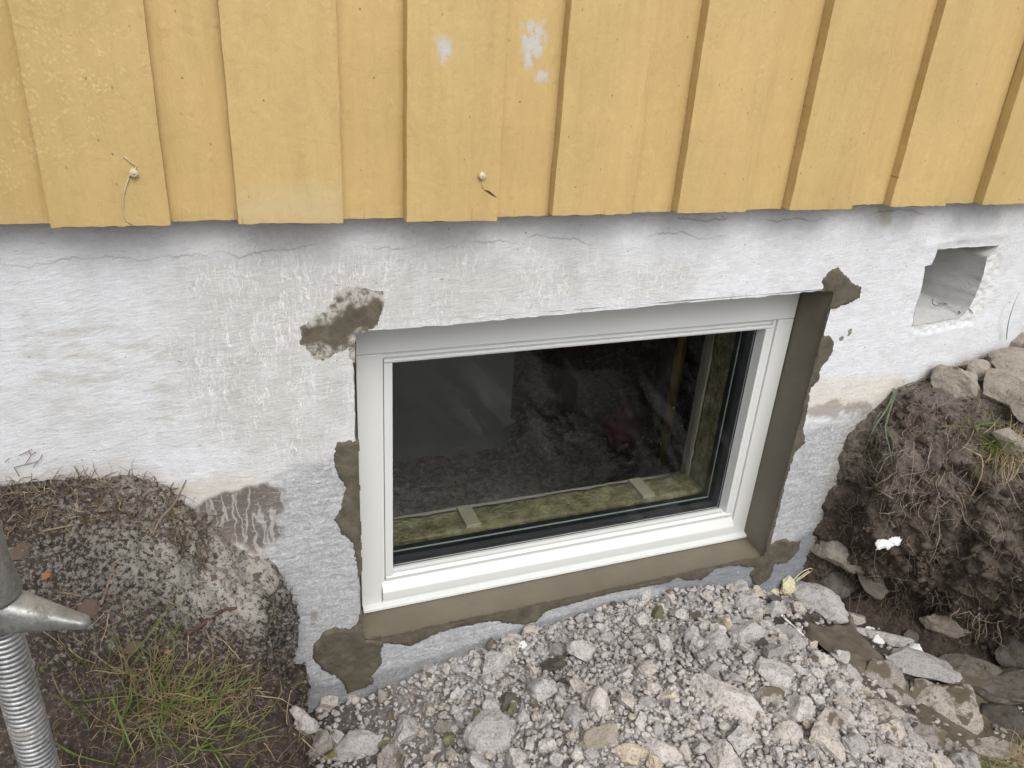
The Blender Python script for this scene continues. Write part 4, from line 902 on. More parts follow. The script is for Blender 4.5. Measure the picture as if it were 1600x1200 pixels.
ROCKS = [
 # px, py, w, h, angle(deg, ccw in the picture), material, name, label, thick
 (1284, 950, 104, 66, -28, MST, 'rock', 'pale pitted angular rock at the top right of the gravel heap below the window corner', .7),
 (1330, 966, 34, 26, -20, MSM, 'rock', 'small grey block lodged right of the large pale pitted rock', .7),
 (1376, 996, 84, 26, -33, MST, 'rock', 'narrow grey slab with a white tip at the edge of the olive mortar puddle', .5),
 (1427, 1037, 122, 64, -30, MST, 'rock', 'broad rough grey slab with a broken lower edge under the right bank', .5),
 (1476, 1038, 28, 24, 20, MST, 'rock', 'small smooth light grey stone at the right end of the rough slab', .8),
 (1326, 1062, 40, 46, 60, MST, 'rock', 'upright grey stone at the lower left of the mortar puddle', .7),
 (1375, 1062, 70, 60, -30, MSM, 'rock', 'mortar-smeared stone left of the broad rough slab', .6),
 (1366, 1114, 84, 42, 5, MSM, 'rock', 'flat stone with olive top between gravel and clayey pit floor', .6),
 (1383, 1146, 60, 40, 12, MST, 'rock', 'whitish knobbly stone under the flat olive-topped stone', .8),
 (1421, 1132, 40, 30, 10, MST, 'rock', 'small whitish stone right of the whitish knobbly stone', .8),
 (1400, 1090, 70, 40, -25, MSM, 'rock', 'flat muddy stone below the broad rough slab', .4),
 (1452, 1098, 56, 64, 60, MSM, 'rock', 'brown stone with a pale edge left of the large flat mud-coloured slab', .4),
 (1545, 1176, 96, 50, -6, MSM, 'rock', 'smooth mud-coloured slab low in the bottom right of the pit', .35),
 (1590, 1020, 60, 50, 0, MSD, 'rock', 'dark stone at the right edge under the dangling roots', .6),
 (1420, 995, 30, 26, 0, MSD, 'rock', 'small dark stone in the hollow above the broad rough slab', .6),
 (1446, 1160, 76, 54, 8, MSM, 'rock', 'rounded stone with brown smeared top and pale right rim', .6),
 (1388, 1182, 66, 44, 10, MST, 'rock', 'pale stone at the bottom edge below the whitish knobbly stone', .8),
 (1454, 1192, 60, 36, -12, MST, 'rock', 'pale grey stone at the bottom edge under the brown smeared stone', .7),
 (1492, 1118, 108, 96, -30, MSM, 'rock', 'large flat mud-coloured slab on the floor of the pit', .35),
 (1566, 1082, 130, 88, -25, MSD, 'rock', 'large dark damp boulder at the right edge of the pit', .6),
 (1580, 1130, 70, 60, -40, MSD, 'rock', 'dark stone low at the right edge below the damp boulder', .6),
 (1478, 978, 96, 40, -30, MSB, 'rock', 'long brownish beige stone jutting from under the right bank', .6),
 (1500, 1062, 110, 66, -20, MSD, 'rock', 'dark stone in the shade under the overhanging roots', .5),
 (1296, 862, 38, 50, 80, MSB, 'rock', 'grey brown rounded stone set in the bank against the wall', .7),
 (1306, 912, 60, 74, 65, MSD, 'rock', 'grey block at the foot of the bank beside the yellow foam', .6),
 (1364, 905, 68, 34, -38, MSB, 'rock', 'tan stone sticking out of the bank face above the pit', .7),
 (1330, 880, 26, 60, 70, MSB, 'rock', 'thin upright flake of stone in the bank face', .5),
 (1494, 600, 72, 56, -20, MSB, 'rock', 'grey angular stone on top of the right bank nearest the wall', .8),
 (1507, 573, 34, 18, -10, MSB, 'rock', 'small wedge-shaped stone against the white wall on the right bank', .8),
 (1530, 590, 42, 52, 70, MSB, 'rock', 'narrow upright stone between the wedge and the big stones of the bank', .8),
 (1561, 622, 66, 84, 70, MSB, 'rock', 'largest fully visible beige stone on top of the right bank', .8),
 (1594, 585, 66, 110, 80, MSB, 'rock', 'tall beige stone at the right edge of the picture on the bank top', .8),
 (1556, 566, 40, 26, 10, MSB, 'rock', 'grey stone behind the tall beige stone near the wall', .8),
 (1578, 690, 64, 44, -30, MSB, 'rock', 'beige stone low on the bank top beside the grass tuft', .8),
 (1606, 645, 48, 100, 80, MSB, 'rock', 'grey stone cut by the right edge above the beige low stone', .8),
 (1590, 535, 44, 24, 10, MSB, 'rock', 'small grey stone highest on the right bank by the wall', .8),
 (1163, 999, 54, 66, 55, MST, 'rock', 'big rounded pale stone high on the right of the gravel heap', .7),
 (1116, 1008, 42, 42, 0, MST, 'rock', 'roundish pale stone left of the big rounded one on the heap', .8),
 (1162, 948, 42, 40, 0, MST, 'rock', 'light knobbly stone touching the wall below the window', .8),
 (1133, 1104, 64, 110, -28+90, MST, 'rock', 'largest pale elongated stone embedded in the right half of the gravel', .5),
 (938, 1156, 64, 48, 12, MSC, 'rock', 'cream coloured flat-faced stone in the lower middle of the gravel', .7),
 (797, 1100, 36, 32, -20, MSD, 'rock', 'dark green-grey flat chip lying on the pale gravel', .5),
 (987, 1182, 32, 54, 80, MSC, 'rock', 'upright pointed cream stone at the bottom edge right of the flat-faced one', .7),
 (1035, 1176, 58, 46, -30, MST, 'rock', 'two-toned grey stone at the bottom middle of the gravel', .7),
 (1042, 1088, 32, 24, 10, MSC, 'rock', 'oval cream pebble in the middle of the gravel', .7),
 (639, 1146, 50, 46, 0, MST, 'rock', 'large pale knobbly stone left of the centre of the gravel', .8),
 (468, 1130, 54, 46, 0, MST, 'rock', 'pinkish grey stone farthest left at the foot of the left bank', .8),
 (560, 1172, 74, 48, -10, MST, 'rock', 'pale rough stone on the left near the bottom edge', .8),
 (767, 1151, 84, 62, -20, MST, 'rock', 'broad sunken grey stone below the dark chip', .6),
 (770, 1044, 44, 42, 20, MST, 'rock', 'sharp stone with a dark front face below the window sill', .8),
 (513, 1098, 22, 30, 80, MST, 'rock', 'small white stone against the wall under the lowest mortar patch', .8),
 (606, 1161, 34, 22, 10, MSG, 'rock', 'mossy green stone among the pale stones on the left', .7),
 (500, 1167, 44, 40, 20, MSM, 'rock', 'muddy grey stone between the pinkish and the rough stone', .8),
 (675, 1046, 24, 18, 0, MST, 'rock', 'small pale stone close to the wall left of the sharp stone', .8),
 (1215, 1060, 46, 66, 60, MST, 'rock', 'grey ridged stone left of the mortar puddle', .7),
 (1230, 1000, 40, 46, 70, MST, 'rock', 'grey stone between the big rounded one and the puddle', .7),
 (1205, 1092, 44, 34, 0, MSM, 'rock', 'brown-stained stone below the ridged grey stone', .7),
 (1300, 1130, 60, 44, -30, MSM, 'rock', 'brownish stone left of the flat olive-topped stone', .7),
 (1290, 1165, 64, 60, -20, MST, 'rock', 'bulky pale stone near the bottom right of the gravel', .7),
 (1225, 1150, 46, 48, 0, MST, 'rock', 'pale stone left of the bulky pale stone at the bottom right', .7),
]
for i, (px, py, w_, h_, an, mt, nm, lb, th) in enumerate(ROCKS):
    big_flat = mt in (MSM,) and w_ > 90
    o, p, rr = rock_at(px, py, w_, h_, an, mt, 500+i*7, nm, lb, th, .45 if mt in (MSB, MSD) else .15, cuts=12 if mt in (MSB, MSD) else 10, rough=.14, fine=.05 if mt is MST else .03, facing=.35 if py > 700 and px < 1540 else .25)
    placed.append((p.x, p.y, p.z, rr*.8))
# individual gravel stones: the largest of the heap
protos = []
for k_ in range(14):
    mt = MST if k_ < 10 else (MSM, MSC, MSD, MSG)[k_-10]
    protos.append(mk_rock('stone', 900+k_*11, 4, mt, cuts=12, rough=.16, fine=.06))
gmask = (gk > .5)&(Yy < .62)&(Yy > .004)&(X > .0)&(X < 1.75)
gi = np.argwhere(gmask.reshape(-1)).ravel()
def inview(p, m=30):
    v = np.array(p)-CAM; zf = v@FF; a_, b2 = 800+F_PX*(v@RR)/zf, 600-F_PX*(v@UU)/zf; return -m < a_ < 1600+m and -m < b_ if False else (-m < a_ < 1600+m and -m < b2 < 1200+m)
PL = np.array(placed)
count = 0; tries = 0; NI = 240
sizes = sorted(rng.gamma(2.2, .0042, NI)+.0074, reverse=True); acc = [tuple(q) for q in placed]
pudX, pudY = hit(1330, 1010)[0].xy
def muddy(p): return ((p[0]-pudX)/.085)**2+((p[1]-pudY)/.075)**2 < 1
GROUP = 'crushed stones of the gravel heap'; LOOSE = []
LANDMARKS = [(1284, 950, 'the pale pitted rock'), (1116, 1008, 'the roundish pale stone'), (1163, 999, 'the big rounded pale stone'), (1162, 948, 'the knobbly stone at the wall'), (1133, 1104, 'the largest embedded stone'), (938, 1156, 'the cream flat-faced stone'), (797, 1100, 'the dark flat chip'), (987, 1182, 'the upright cream stone'), (1042, 1088, 'the oval cream pebble'), (639, 1146, 'the large knobbly stone'), (468, 1130, 'the pinkish leftmost stone'), (560, 1172, 'the rough pale stone'), (767, 1151, 'the broad sunken stone'), (770, 1044, 'the sharp dark-fronted stone'), (606, 1161, 'the mossy green stone'), (1215, 1060, 'the grey ridged stone'), (1330, 1010, 'the mortar puddle'), (1366, 1114, 'the flat olive-topped stone'), (1446, 1160, 'the brown smeared stone'), (816, 1010, 'the bright white pebble'), (1005, 1028, 'the long mortar smear')]
def name_stones():
    pos = {}
    for o, kk, s in LOOSE:
        v = np.array(o.location)-CAM; zf = v@FF; a_, b_2 = 800+F_PX*(v@RR)/zf, 600-F_PX*(v@UU)/zf
        L = min(LANDMARKS, key=lambda l: (l[0]-a_)**2+(l[1]-b_2)**2); an = math.degrees(math.atan2(L[1]-b_2, a_-L[0])) % 360
        dr = ['right of', 'above and right of', 'above', 'above and left of', 'left of', 'below and left of', 'below', 'below and right of'][int(((an+22.5) % 360)//45)]
        kd = {10: 'mud-stained stone', 11: 'cream stone', 12: 'dark stone', 13: 'greenish stone'}.get(kk, 'pale grey stone'); sz = 'large ' if s > .019 else ('' if s > .0125 else 'small ')
        pos.setdefault((sz, kd, dr, L[2]), []).append((math.hypot(L[0]-a_, L[1]-b_2), o))
    for (sz, kd, dr, L), lst in pos.items():
        lst.sort(key=lambda q: q[0])
        for i, (_, o) in enumerate(lst):
            pre = '' if len(lst) == 1 else ['nearest ', 'second nearest ', 'third nearest ', 'fourth nearest ', 'fifth nearest ', 'sixth nearest ', 'seventh nearest ', 'eighth nearest '][min(i, 7)]
            o['label'] = f'{pre}{sz}{kd} {dr} {L}'
for s in sizes:
    s = min(s, .034)
    for _ in range(60):
        j = int(gi[rng.integers(len(gi))]); p = TV[j]
        if p[0] < .22 and rng.random() < .5: continue
        if not inview(p, 10) or muddy(p): continue
        px_ = (p[0]-eR(-p[1]))
        if px_ > -.16 and rng.random() < .7: continue
        if px_ > -.36 and -p[1] > .10 and rng.random() < .8: continue
        A_ = np.array(acc); dd = np.sqrt(((A_[:, :3]-p)**2).sum(1))
        if (dd > .82*(A_[:, 3]+s)).all(): break
    else: continue
    acc.append((p[0], p[1], p[2], s))
    kk = int(rng.choice(14, p=[.085]*10+[.06, .04, .03, .02]))
    if p[0] < .35 and rng.random() < .5: kk = 10
    o = bpy.data.objects.new('stone', protos[kk]); col.objects.link(o)
    sc = s*1.2*np.array([1, rng.uniform(.7, .95), rng.uniform(.55, .85)]); o.scale = sc
    o.rotation_euler = (rng.uniform(-.6, .6), rng.uniform(-.6, .6), rng.uniform(0, 6.28)); o.location = Vector(p)+Vector((0, 0, s*.35+.004))
    lb = {10: 'mud-stained stone lying loose in the gravel heap below the window', 11: 'cream coloured stone lying loose in the gravel heap', 12: 'dark stone lying loose in the pale gravel heap', 13: 'small green-tinged stone lying loose in the gravel heap'}.get(kk, 'pale grey crushed stone lying loose in the gravel heap below the window')
    tag(o, lb, 'stone', GROUP); count += 1; LOOSE.append((o, kk, s))
name_stones()
# the rest of the gravel: one mass
lowp = [rock_mesh('g', 1300+k_, 2, 8, .18, .08) for k_ in range(10)]
GV, GF, GT = [], [], []; nn_ = 0
def scatter_mass(idx, n, smin, smax, mats, lift=.3, power=2.0, dens=None):
    global nn_
    for _ in range(n):
        j = int(idx[rng.integers(len(idx))]); p = TV[j]
        if dens is not None and rng.random() > dens(p): continue
        s = smin+(smax-smin)*rng.random()**power
        P, F_ = lowp[rng.integers(10)]
        a3 = rng.uniform(0, 6.28, 3); ca, sa = np.cos(a3), np.sin(a3)
        Rz = np.array([[ca[0], -sa[0], 0], [sa[0], ca[0], 0], [0, 0, 1]]); Rx = np.array([[1, 0, 0], [0, ca[1], -sa[1]], [0, sa[1], ca[1]]])
        Q = (P*np.array([1, rng.uniform(.6, .95), rng.uniform(.5, .85)]))@Rx.T@Rz.T*s + p + TN[j]*(s*lift) + rng.normal(0, .002, 3)
        GV.append(Q); GF.append(F_+nn_); GT.append(np.full(len(Q), rng.random())); nn_ += len(Q)
def flush(name, mat, smooth=False):
    global GV, GF, GT, nn_
    me = fast_mesh(name, np.vstack(GV), np.vstack(GF)); attr_f(me, 'tint', np.concatenate(GT)); o = link(me, name, mat, None, smooth); GV, GF, GT, nn_ = [], [], [], 0; return o
def gd(p):
    if muddy(p): return .05
    a_ = 1.0 if p[0] > .5 else (.35+.65*sst(.25, .5, p[0]))
    q_ = p[0]-eR(-p[1])
    if -p[1] > .10: a_ *= .07+.93*(1-sst(-.42, -.30, q_))
    elif q_ > -.12: a_ *= .3
    return a_ if inview(p, 60) else .15
scatter_mass(gi, 36000, .0017, .0100, None, .6, 2.3, gd)
o = flush('gravel', MST); tag(o, 'fine pale crushed gravel filling the trench under the window', kind='stuff')
scatter_mass(gi, 1300, .003, .010, None, .5, 1.6, lambda p: .9 if (p[0] < .5 or -p[1] < .06) else (.8 if (p[0]-eR(-p[1]) > -.4) else .18))
o = flush('muddy_gravel', MSM); tag(o, 'mud-coated crumbs between the stones and along the wall foot', kind='stuff')
# soil crumbs on the banks
fi = np.argwhere((isR & (Yy < .6) & (Yy > .01) & (X < 2.0) & (steep > .25)).reshape(-1)).ravel()
scatter_mass(fi, 45, .004, .011, None, .1, 2.0)
o = flush('bank_pebbles', MSD); tag(o, 'small pebbles pressed into the cut face of the right bank', kind='stuff')
bi = np.argwhere(((isL | isR) & (Yy < .75) & (Yy > .003) & (X > -.5) & (X < 2.0)).reshape(-1)).ravel()
MCL = m_simple('soil clods', (.042, .032, .024), (.105, .085, .068), 60, .95, .6, .003, .2)
scatter_mass(fi, 900, .004, .017, None, .05, 2.2)
scatter_mass(bi, 15000, .0010, .0062, None, .15, 3.6, lambda p: (1 if (p[0] > .5 or -p[1] > .17) else .22) if inview(p, 40) else .1)
o = flush('soil_crumbs', MCL, True); tag(o, 'loose crumbs of dug soil on both banks', kind='stuff')
li = np.argwhere((isL & (Yy < .45) & (Yy > .003) & (X > -.5)).reshape(-1)).ravel()
MGB = m_stone('grey grit', (.19, .178, .16), (.10, .092, .08), mudamt=.0)
scatter_mass(li, 6500, .0010, .0065, None, .25, 3.0, lambda p: 0 if -p[1] > .3 else (.9 if -p[1] < .18 else .25))
o = flush('grit', MGB); tag(o, 'grey grit sprinkled over the left bank', kind='stuff')

# ------------------------------------------------------------------ mortar slop in the pit
def blob_on(px, py, w_, h_, ang, mat, name, label, cat, seed, th=.25, facing=.1):
    o, p, rr = rock_at(px, py, w_, h_, ang, mat, seed, name, label, th, .1, facing, cuts=3, rough=.22, fine=.05)
    o['category'] = cat; return o
def puddle(polypx, mat, name, label, cat, dz=.014, res=.0035, seed=5):
    P = np.array([hit(a, b)[0][:] for a, b in polypx]); xy = P[:, :2]; lo, hi = xy.min(0)-.01, xy.max(0)+.01
    a = np.arange(lo[0], hi[0], res); b = np.arange(lo[1], hi[1], res); A, B = np.meshgrid(a, b)
    s = sdf(xy, A, B)+.006*fbm(A, B, 0*A, 30, 4, seed); z0 = np.zeros(A.shape)
    for i in range(A.shape[0]):
        for j in range(A.shape[1]):
            h = BV.ray_cast(Vector((A[i, j], B[i, j], -.66)), Vector((0, 0, -1))); z0[i, j] = max(h[0].z, -.92) if h[0] else -.88
    k5 = np.ones(9)/9
    zb = z0.copy()
    for _ in range(2):
        zb = np.apply_along_axis(lambda r_: np.convolve(np.pad(r_, 4, 'edge'), k5, 'valid'), 1, zb); zb = np.apply_along_axis(lambda r_: np.convolve(np.pad(r_, 4, 'edge'), k5, 'valid'), 0, zb)
    e = np.clip(s/.015, -1, 1); z = zb + dz*np.where(e > 0, np.sqrt(np.clip(e, 0, 1)), e) + .004*fbm(A, B, 0*A, 22, 4, seed+1) + .0015*fbm(A, B, 0*A, 90, 2, seed+2)
    Fc = grid_faces(len(b), len(a), (s[:-1, :-1] > -.008) & (z0[:-1, :-1] < -.79) & (z[:-1, :-1] < -.775) & (np.abs(z-z0)[:-1, :-1] < .035)); V = np.stack([A, B, z], -1).reshape(-1, 3); used = np.unique(Fc); mp_ = np.full(len(V), -1); mp_[used] = np.arange(len(used))
    o = link(fast_mesh(name, V[used], mp_[Fc]), name, mat); tag(o, label, cat); return o
puddle([(1256, 972), (1290, 982), (1325, 978), (1350, 1000), (1380, 1030), (1385, 1052), (1350, 1060), (1312, 1046), (1285, 1052), (1270, 1015), (1255, 992)], MMUD, 'mortar_puddle', 'smooth olive-brown lump of spilt mortar on the right of the gravel heap', 'mortar', .016)
puddle([(1275, 1050), (1300, 1095), (1345, 1108), (1400, 1110), (1440, 1090), (1430, 1068), (1380, 1040), (1330, 1045), (1290, 1045)], MMUD, 'mortar_spill', 'thin mortar spill below the smooth mortar lump', 'mortar', .006, seed=8)
puddle([(1440, 1075), (1530, 1060), (1560, 1110), (1600, 1160), (1620, 1230), (1480, 1230), (1450, 1190), (1425, 1130)], MMUD, 'clay_patch', 'flat patch of wet brown clay on the pit floor at the bottom right', 'clay', .006, seed=11)
for i, (px, py, w_, h_, lb) in enumerate([(1005, 1028, 40, 12, 'long smear of mortar on the gravel under the middle of the sill'), (1050, 1050, 24, 14, 'mortar crumb right of the long smear on the gravel'), (1006, 996, 26, 14, 'mortar crumb above the long smear on the gravel'), (924, 1012, 18, 20, 'round mortar crumb left of the smears'), (812, 1038, 16, 22, 'mortar blob beside the white pebble on the gravel'), (880, 1030, 20, 22, 'mortar blob between the white pebble and the round crumb'), (1165, 1100, 30, 14, 'mortar splash on the largest embedded stone'), (1137, 1165, 18, 18, 'mortar lump near the bottom right of the gravel'), (865, 1158, 20, 20, 'mortar lump left of the cream flat-faced stone')]):
    blob_on(px, py, w_, h_, -30, MMUD, 'mortar_crumb', lb, 'mortar', 2000+i, .5)

# ------------------------------------------------------------------ litter, roots, twigs, grass
def curve_pts(p, d0, L, n, wob, grav=0.0, seed=None):
    p = Vector(p); d_ = Vector(d0).normalized(); pts = [p.copy()]
    for i in range(n):
        d_ = (d_+Vector(rng.normal(0, wob, 3))+Vector((0, 0, -grav))).normalized(); p = p+d_*(L/n); pts.append(p.copy())
    return pts
def litter(name, label, idx, n, L0, L1, wd, mat, up=.25, wob=.25, grav=.03, dens=None, tube=False, out=.002):
    mb = MB()
    for _ in range(n):
        j = int(idx[rng.integers(len(idx))]); p = TV[j]
        if dens is not None and rng.random() > dens(p): continue
        nn = Vector(TN[j]); d0 = Vector(rng.normal(0, 1, 3)); d0 = (d0-nn*d0.dot(nn)).normalized()+nn*rng.uniform(-.1, up)
        L = rng.uniform(L0, L1); pts = curve_pts(Vector(p)+nn*out, d0, L, 6, wob, grav)
        w_ = wd*rng.uniform(.6, 1.3)
        pts = [Vector((q.x, min(q.y, -.0015), q.z)) for q in pts]
        if tube: mb.tube(pts, [w_*.5*(1-.7*i/6) for i in range(7)], 4, False)
        else: mb.ribbon(pts, [w_*(1-.75*i/6) for i in range(7)], nn)
    o = mb.build(name, mat); tag(o, label, kind='stuff'); return o
def zone(fn): return np.argwhere(fn.reshape(-1)).ravel()
tl = zone(isL & (Yy < .085) & (Yy > .004) & (X > -.5) & (X < -.07))
litter('dead_litter', 'matted dead grass along the wall on top of the left bank', tl, 1000, .015, .05, .0018, MSTD, .6, .35)
litter('straw_litter', 'pale straw bits on the left bank by the wall', tl, 170, .015, .05, .0016, MSTR, .6, .3)
la = zone(isL & (Yy < .5) & (Yy > .01) & (X > -.5))
litter('fine_roots', 'thin root hairs and stems scattered over the left bank', la, 420, .01, .05, .0009, MSTD, .3, .35, tube=True)
litter('dry_stalks', 'dry stalks lying on the left bank', la, 60, .02, .07, .0013, MSTR, .2, .12, tube=True)
lg = zone(isL & (Yy > .16) & (Yy < .52) & (X > -.30) & (X < .03))
litter('dead_grass_mat', 'brown dead grass around the green tuft on the left bank', lg, 700, .02, .07, .0017, MSTD, .5, .3)
litter('tawny_grass', 'tawny dry grass blades around the green tuft', lg, 170, .03, .08, .0016, MSTR, .5, .2)
rt = zone(isR & (Yy < .6) & (Yy > .004) & (X < 1.95) & (Z > -.46))
litter('bank_litter', 'matted dead grass and roots over the top of the right bank', rt, 1900, .015, .06, .0014, MSTL, .5, .35)
litter('bank_straw', 'pale dry grass on top of the right bank', rt, 620, .02, .075, .0012, MSTR, .5, .3)
rf = zone(isR & (Yy < .55) & (Yy > .004) & (X < 1.95) & (Z > -.8) & (steep > .3))
litter('face_roots', 'fine pale roots hanging out of the right bank face', rf, 620, .02, .08, .0010, MROOT, .8, .35, .25, tube=True)
litter('face_fibres', 'dark fibres in the right bank face', rf, 700, .01, .04, .0009, MSTD, .5, .4, .1, tube=True)

def px_curve(pts, off=.006, lift=None):
    out = []
    for i, (a, b) in enumerate(pts):
        p, n = hit(a, b); v = (Vector(CAM)-p).normalized(); out.append(p+v*(off if lift is None else lift[i]))
    return out
def smooth_c(P, k=4):
    P = [Vector(p) for p in P]; out = []
    for i in range(len(P)-1):
        p0, p1, p2, p3 = P[max(i-1, 0)], P[i], P[i+1], P[min(i+2, len(P)-1)]
        for s in range(k):
            t_ = s/k; out.append(.5*((2*p1)+(p2-p0)*t_+(2*p0-5*p1+4*p2-p3)*t_**2+(3*p1-p0-3*p2+p3)*t_**3))
    out.append(P[-1]); return out
def stick(pxs, r0, r1, mat, name, label, cat, off=.006, lift=None, n=7):
    P = smooth_c(px_curve(pxs, off, lift)); mb = MB(); m_ = len(P)
    R = [(r0+(r1-r0)*i/(m_-1))*(1+.18*math.sin(i*1.9+r0*9000)) for i in range(m_)]; mb.tube(P, R, n); o = mb.build(name, mat); tag(o, label, cat); return o
stick([(238, 838), (250, 812), (270, 790), (284, 765), (291, 750)], .0022, .0012, MTW, 'twig', 'brown twig leaning against the wall at the right end of the left bank', 'twig', lift=[.004, .02, .03, .03, .02])
stick([(292, 990), (318, 975), (345, 955), (370, 950)], .0035, .0022, MRR, 'root', 'reddish brown broken root in the middle of the left bank edge', 'root')
stick([(418, 935), (430, 925), (438, 912)], .0022, .001, MRR, 'root', 'short red root end at the lip of the left bank', 'root')
stick([(158, 945), (168, 915), (180, 880)], .0020, .0013, MTW, 'twig', 'grey straight twig on the left bank above the metal fitting', 'twig')
stick([(90, 925), (112, 928), (132, 933)], .0018, .0012, MTW, 'twig', 'short level twig on the left bank near the metal fitting', 'twig')
stick([(66, 830), (95, 824), (130, 817)], .0014, .0010, MSTR, 'stalk', 'pale dry stalk lying high on the left bank', 'stalk')
stick([(322, 985), (328, 1000), (334, 1018)], .0016, .001, MTW, 'twig', 'thin grey twig under the reddish root', 'twig')
stick([(1352, 762), (1366, 763), (1380, 770), (1395, 779)], .0016, .0011, MROOT, 'root', 'short thick pale root above the white foam scrap', 'root', .012)
stick([(1502, 697), (1520, 706), (1534, 715), (1534, 740), (1524, 765), (1516, 776)], .0016, .0012, MSTR, 'stalk', 'bent yellowish stalk hanging over the right bank', 'stalk', .03)
stick([(1522, 1110), (1540, 1140), (1560, 1168), (1582, 1182)], .0018, .0016, MTW, 'twig', 'brown stick lying across the clay at the bottom right', 'twig', .01)
stick([(1218, 958), (1232, 972), (1246, 984), (1256, 994)], .0035, .002, MFOAM, 'foam_strip', 'pale elongated foam strip below the yellow foam lump', 'foam', .012)
stick([(1315, 1046), (1330, 1052), (1345, 1060), (1358, 1064)], .0022, .001, MFOAM, 'foam_strip', 'small pale splinter lying at the lower edge of the mortar puddle', 'foam', .012)
for i, pts in enumerate([[(1428, 690), (1427, 720), (1424, 745), (1420, 770)], [(1456, 690), (1450, 720), (1440, 745), (1428, 762)], [(1458, 700), (1450, 715), (1448, 735), (1405, 745), (1408, 760)], [(1398, 745), (1392, 765), (1389, 780)], [(1478, 735), (1468, 755), (1452, 780), (1420, 790)], [(1370, 855), (1366, 880), (1370, 895)], [(1419, 850), (1428, 870), (1430, 900)], [(1466, 790), (1460, 815), (1452, 842)], [(1555, 800), (1565, 825), (1568, 850)], [(1345, 925), (1342, 940), (1338, 958)], [(1328, 925), (1328, 940), (1327, 958)], [(1575, 755), (1590, 790), (1600, 800)], [(1380, 780), (1376, 795), (1375, 810)]]):
    stick(pts, .0009, .0005, MROOT, 'hanging_root', ['thin pale root hanging below the drooping grass, leftmost of the long ones', 'curved pale root hanging in the middle of the bank face', 'looped pale root in the middle of the bank face', 'short root hair left of the looped root', 'slanting pale root right of the looped root', 'thin root hanging from the left end of the white foam scrap', 'thin root hanging from the right end of the white foam scrap', 'straight thin root above and right of the white foam scrap', 'thin root high at the right of the bank face', 'dirty root hanging over the dark hollow, right one of the pair', 'dirty root hanging over the dark hollow, left one of the pair', 'thin root at the right edge of the bank face', 'short root above the left end of the white foam scrap'][i], 'root', .02, n=5)
# tangled pale roots over the middle of the bank face
mb = MB()
for _ in range(85):
    p, n = hit(rng.uniform(1385, 1520), rng.uniform(640, 800)); v = (Vector(CAM)-p).normalized()
    mb.tube(curve_pts(p+v*.008, Vector(RR)*rng.uniform(-.9, .7)+Vector((0, 0, -.8)), rng.uniform(.04, .13), 12, .28, .04), [.0011*rng.uniform(.6, 1.2)*(1-.06*k_) for k_ in range(13)], 5, False)
tag(mb.build('root_tangle', MROOT), 'loose tangle of long pale roots over the middle of the right bank face', kind='stuff')
# bundle of roots dangling at the lower right
CLODS = []
mb = MB()
for (a, b) in [(1545, 960), (1530, 958), (1515, 955), (1560, 970), (1500, 950), (1540, 975), (1555, 985), (1500, 1000)]:
    p, n = hit(a, b); v = (Vector(CAM)-p).normalized()
    for q in range(3):
        mb.tube(curve_pts(p+v*.03, Vector(RR)*rng.uniform(-.8, .8)+Vector((0, 0, -1)), rng.uniform(.03, .08), 9, .35, .05), [.0011*(1-.07*k_) for k_ in range(10)], 5, False)
for (a, b) in [(1535, 1012), (1560, 975), (1528, 965), (1571, 965)]:
    p, n = hit(a, b); v = (Vector(CAM)-p).normalized(); CLODS.append(np.array(p+v*.03))
o = mb.build('root_bundle', MROOT); tag(o, 'tangle of roots with soil clods dangling over the pit at the lower right', 'roots')
for q_ in CLODS:
    P, F_ = lowp[3]; link(fast_mesh('soil_clod', P*.009+q_, F_), 'soil_clod', MCL, o, False)
mb = MB()
for _ in range(34):
    p, n = hit(rng.uniform(1375, 1425), rng.uniform(925, 960)); v = (Vector(CAM)-p).normalized()
    mb.tube(curve_pts(p+v*.012, Vector(RR)*rng.uniform(-.4, .4)+Vector((0, 0, -1)), rng.uniform(.02, .05), 7, .3, .05), [.0009*(1-.08*k_) for k_ in range(8)], 5, False)
o = mb.build('root_bundle', MTW); tag(o, 'beard of dusty fine roots hanging at the foot of the right bank', 'roots')

def tuft(name, label, blades, mat, w0=.0028, n=9):
    """blades: list of px polylines with lifts, real distance from the surface under them"""
    mb = MB()
    for pxs, lifts, w_ in blades:
        P = smooth_c(px_curve(pxs, .01, lifts), 3); m_ = len(P); W_ = [w_*(1-(i/(m_-1))**2*.92) for i in range(m_)]; mb.ribbon(P, W_, Vector(CAM)-P[0])
    o = mb.build(name, mat); tag(o, label, 'grass'); return o
def rnd_blades(cx_, cy_, rx, ry, n, L0, L1, w_, bias=(0, -1), lift=.05):
    out = []
    for _ in range(n):
        a_, b_2 = cx_+rng.normal(0, rx), cy_+rng.normal(0, ry); an = rng.normal(0, .9)+math.atan2(bias[1], bias[0]); L = rng.uniform(L0, L1); cv = rng.normal(0, .5)
        pts = [(a_, b_2)]; 
        for k_ in range(4):
            an += cv*.35; a_ += math.cos(an)*L/4; b_2 += math.sin(an)*L/4; pts.append((a_, b_2))
        h = rng.uniform(.3, 1)*lift; out.append((pts, [.003, h*.6, h, h*1.1, h*.9], w_*rng.uniform(.6, 1.2)))
    return out
B1 = rnd_blades(255, 1100, 66, 30, 36, 35, 90, .0021, (.3, -.8), .045) + rnd_blades(290, 1155, 55, 26, 40, 40, 110, .0021, (.4, -.7), .035) + rnd_blades(240, 1010, 22, 25, 9, 50, 110, .0014, (.3, -1), .04)
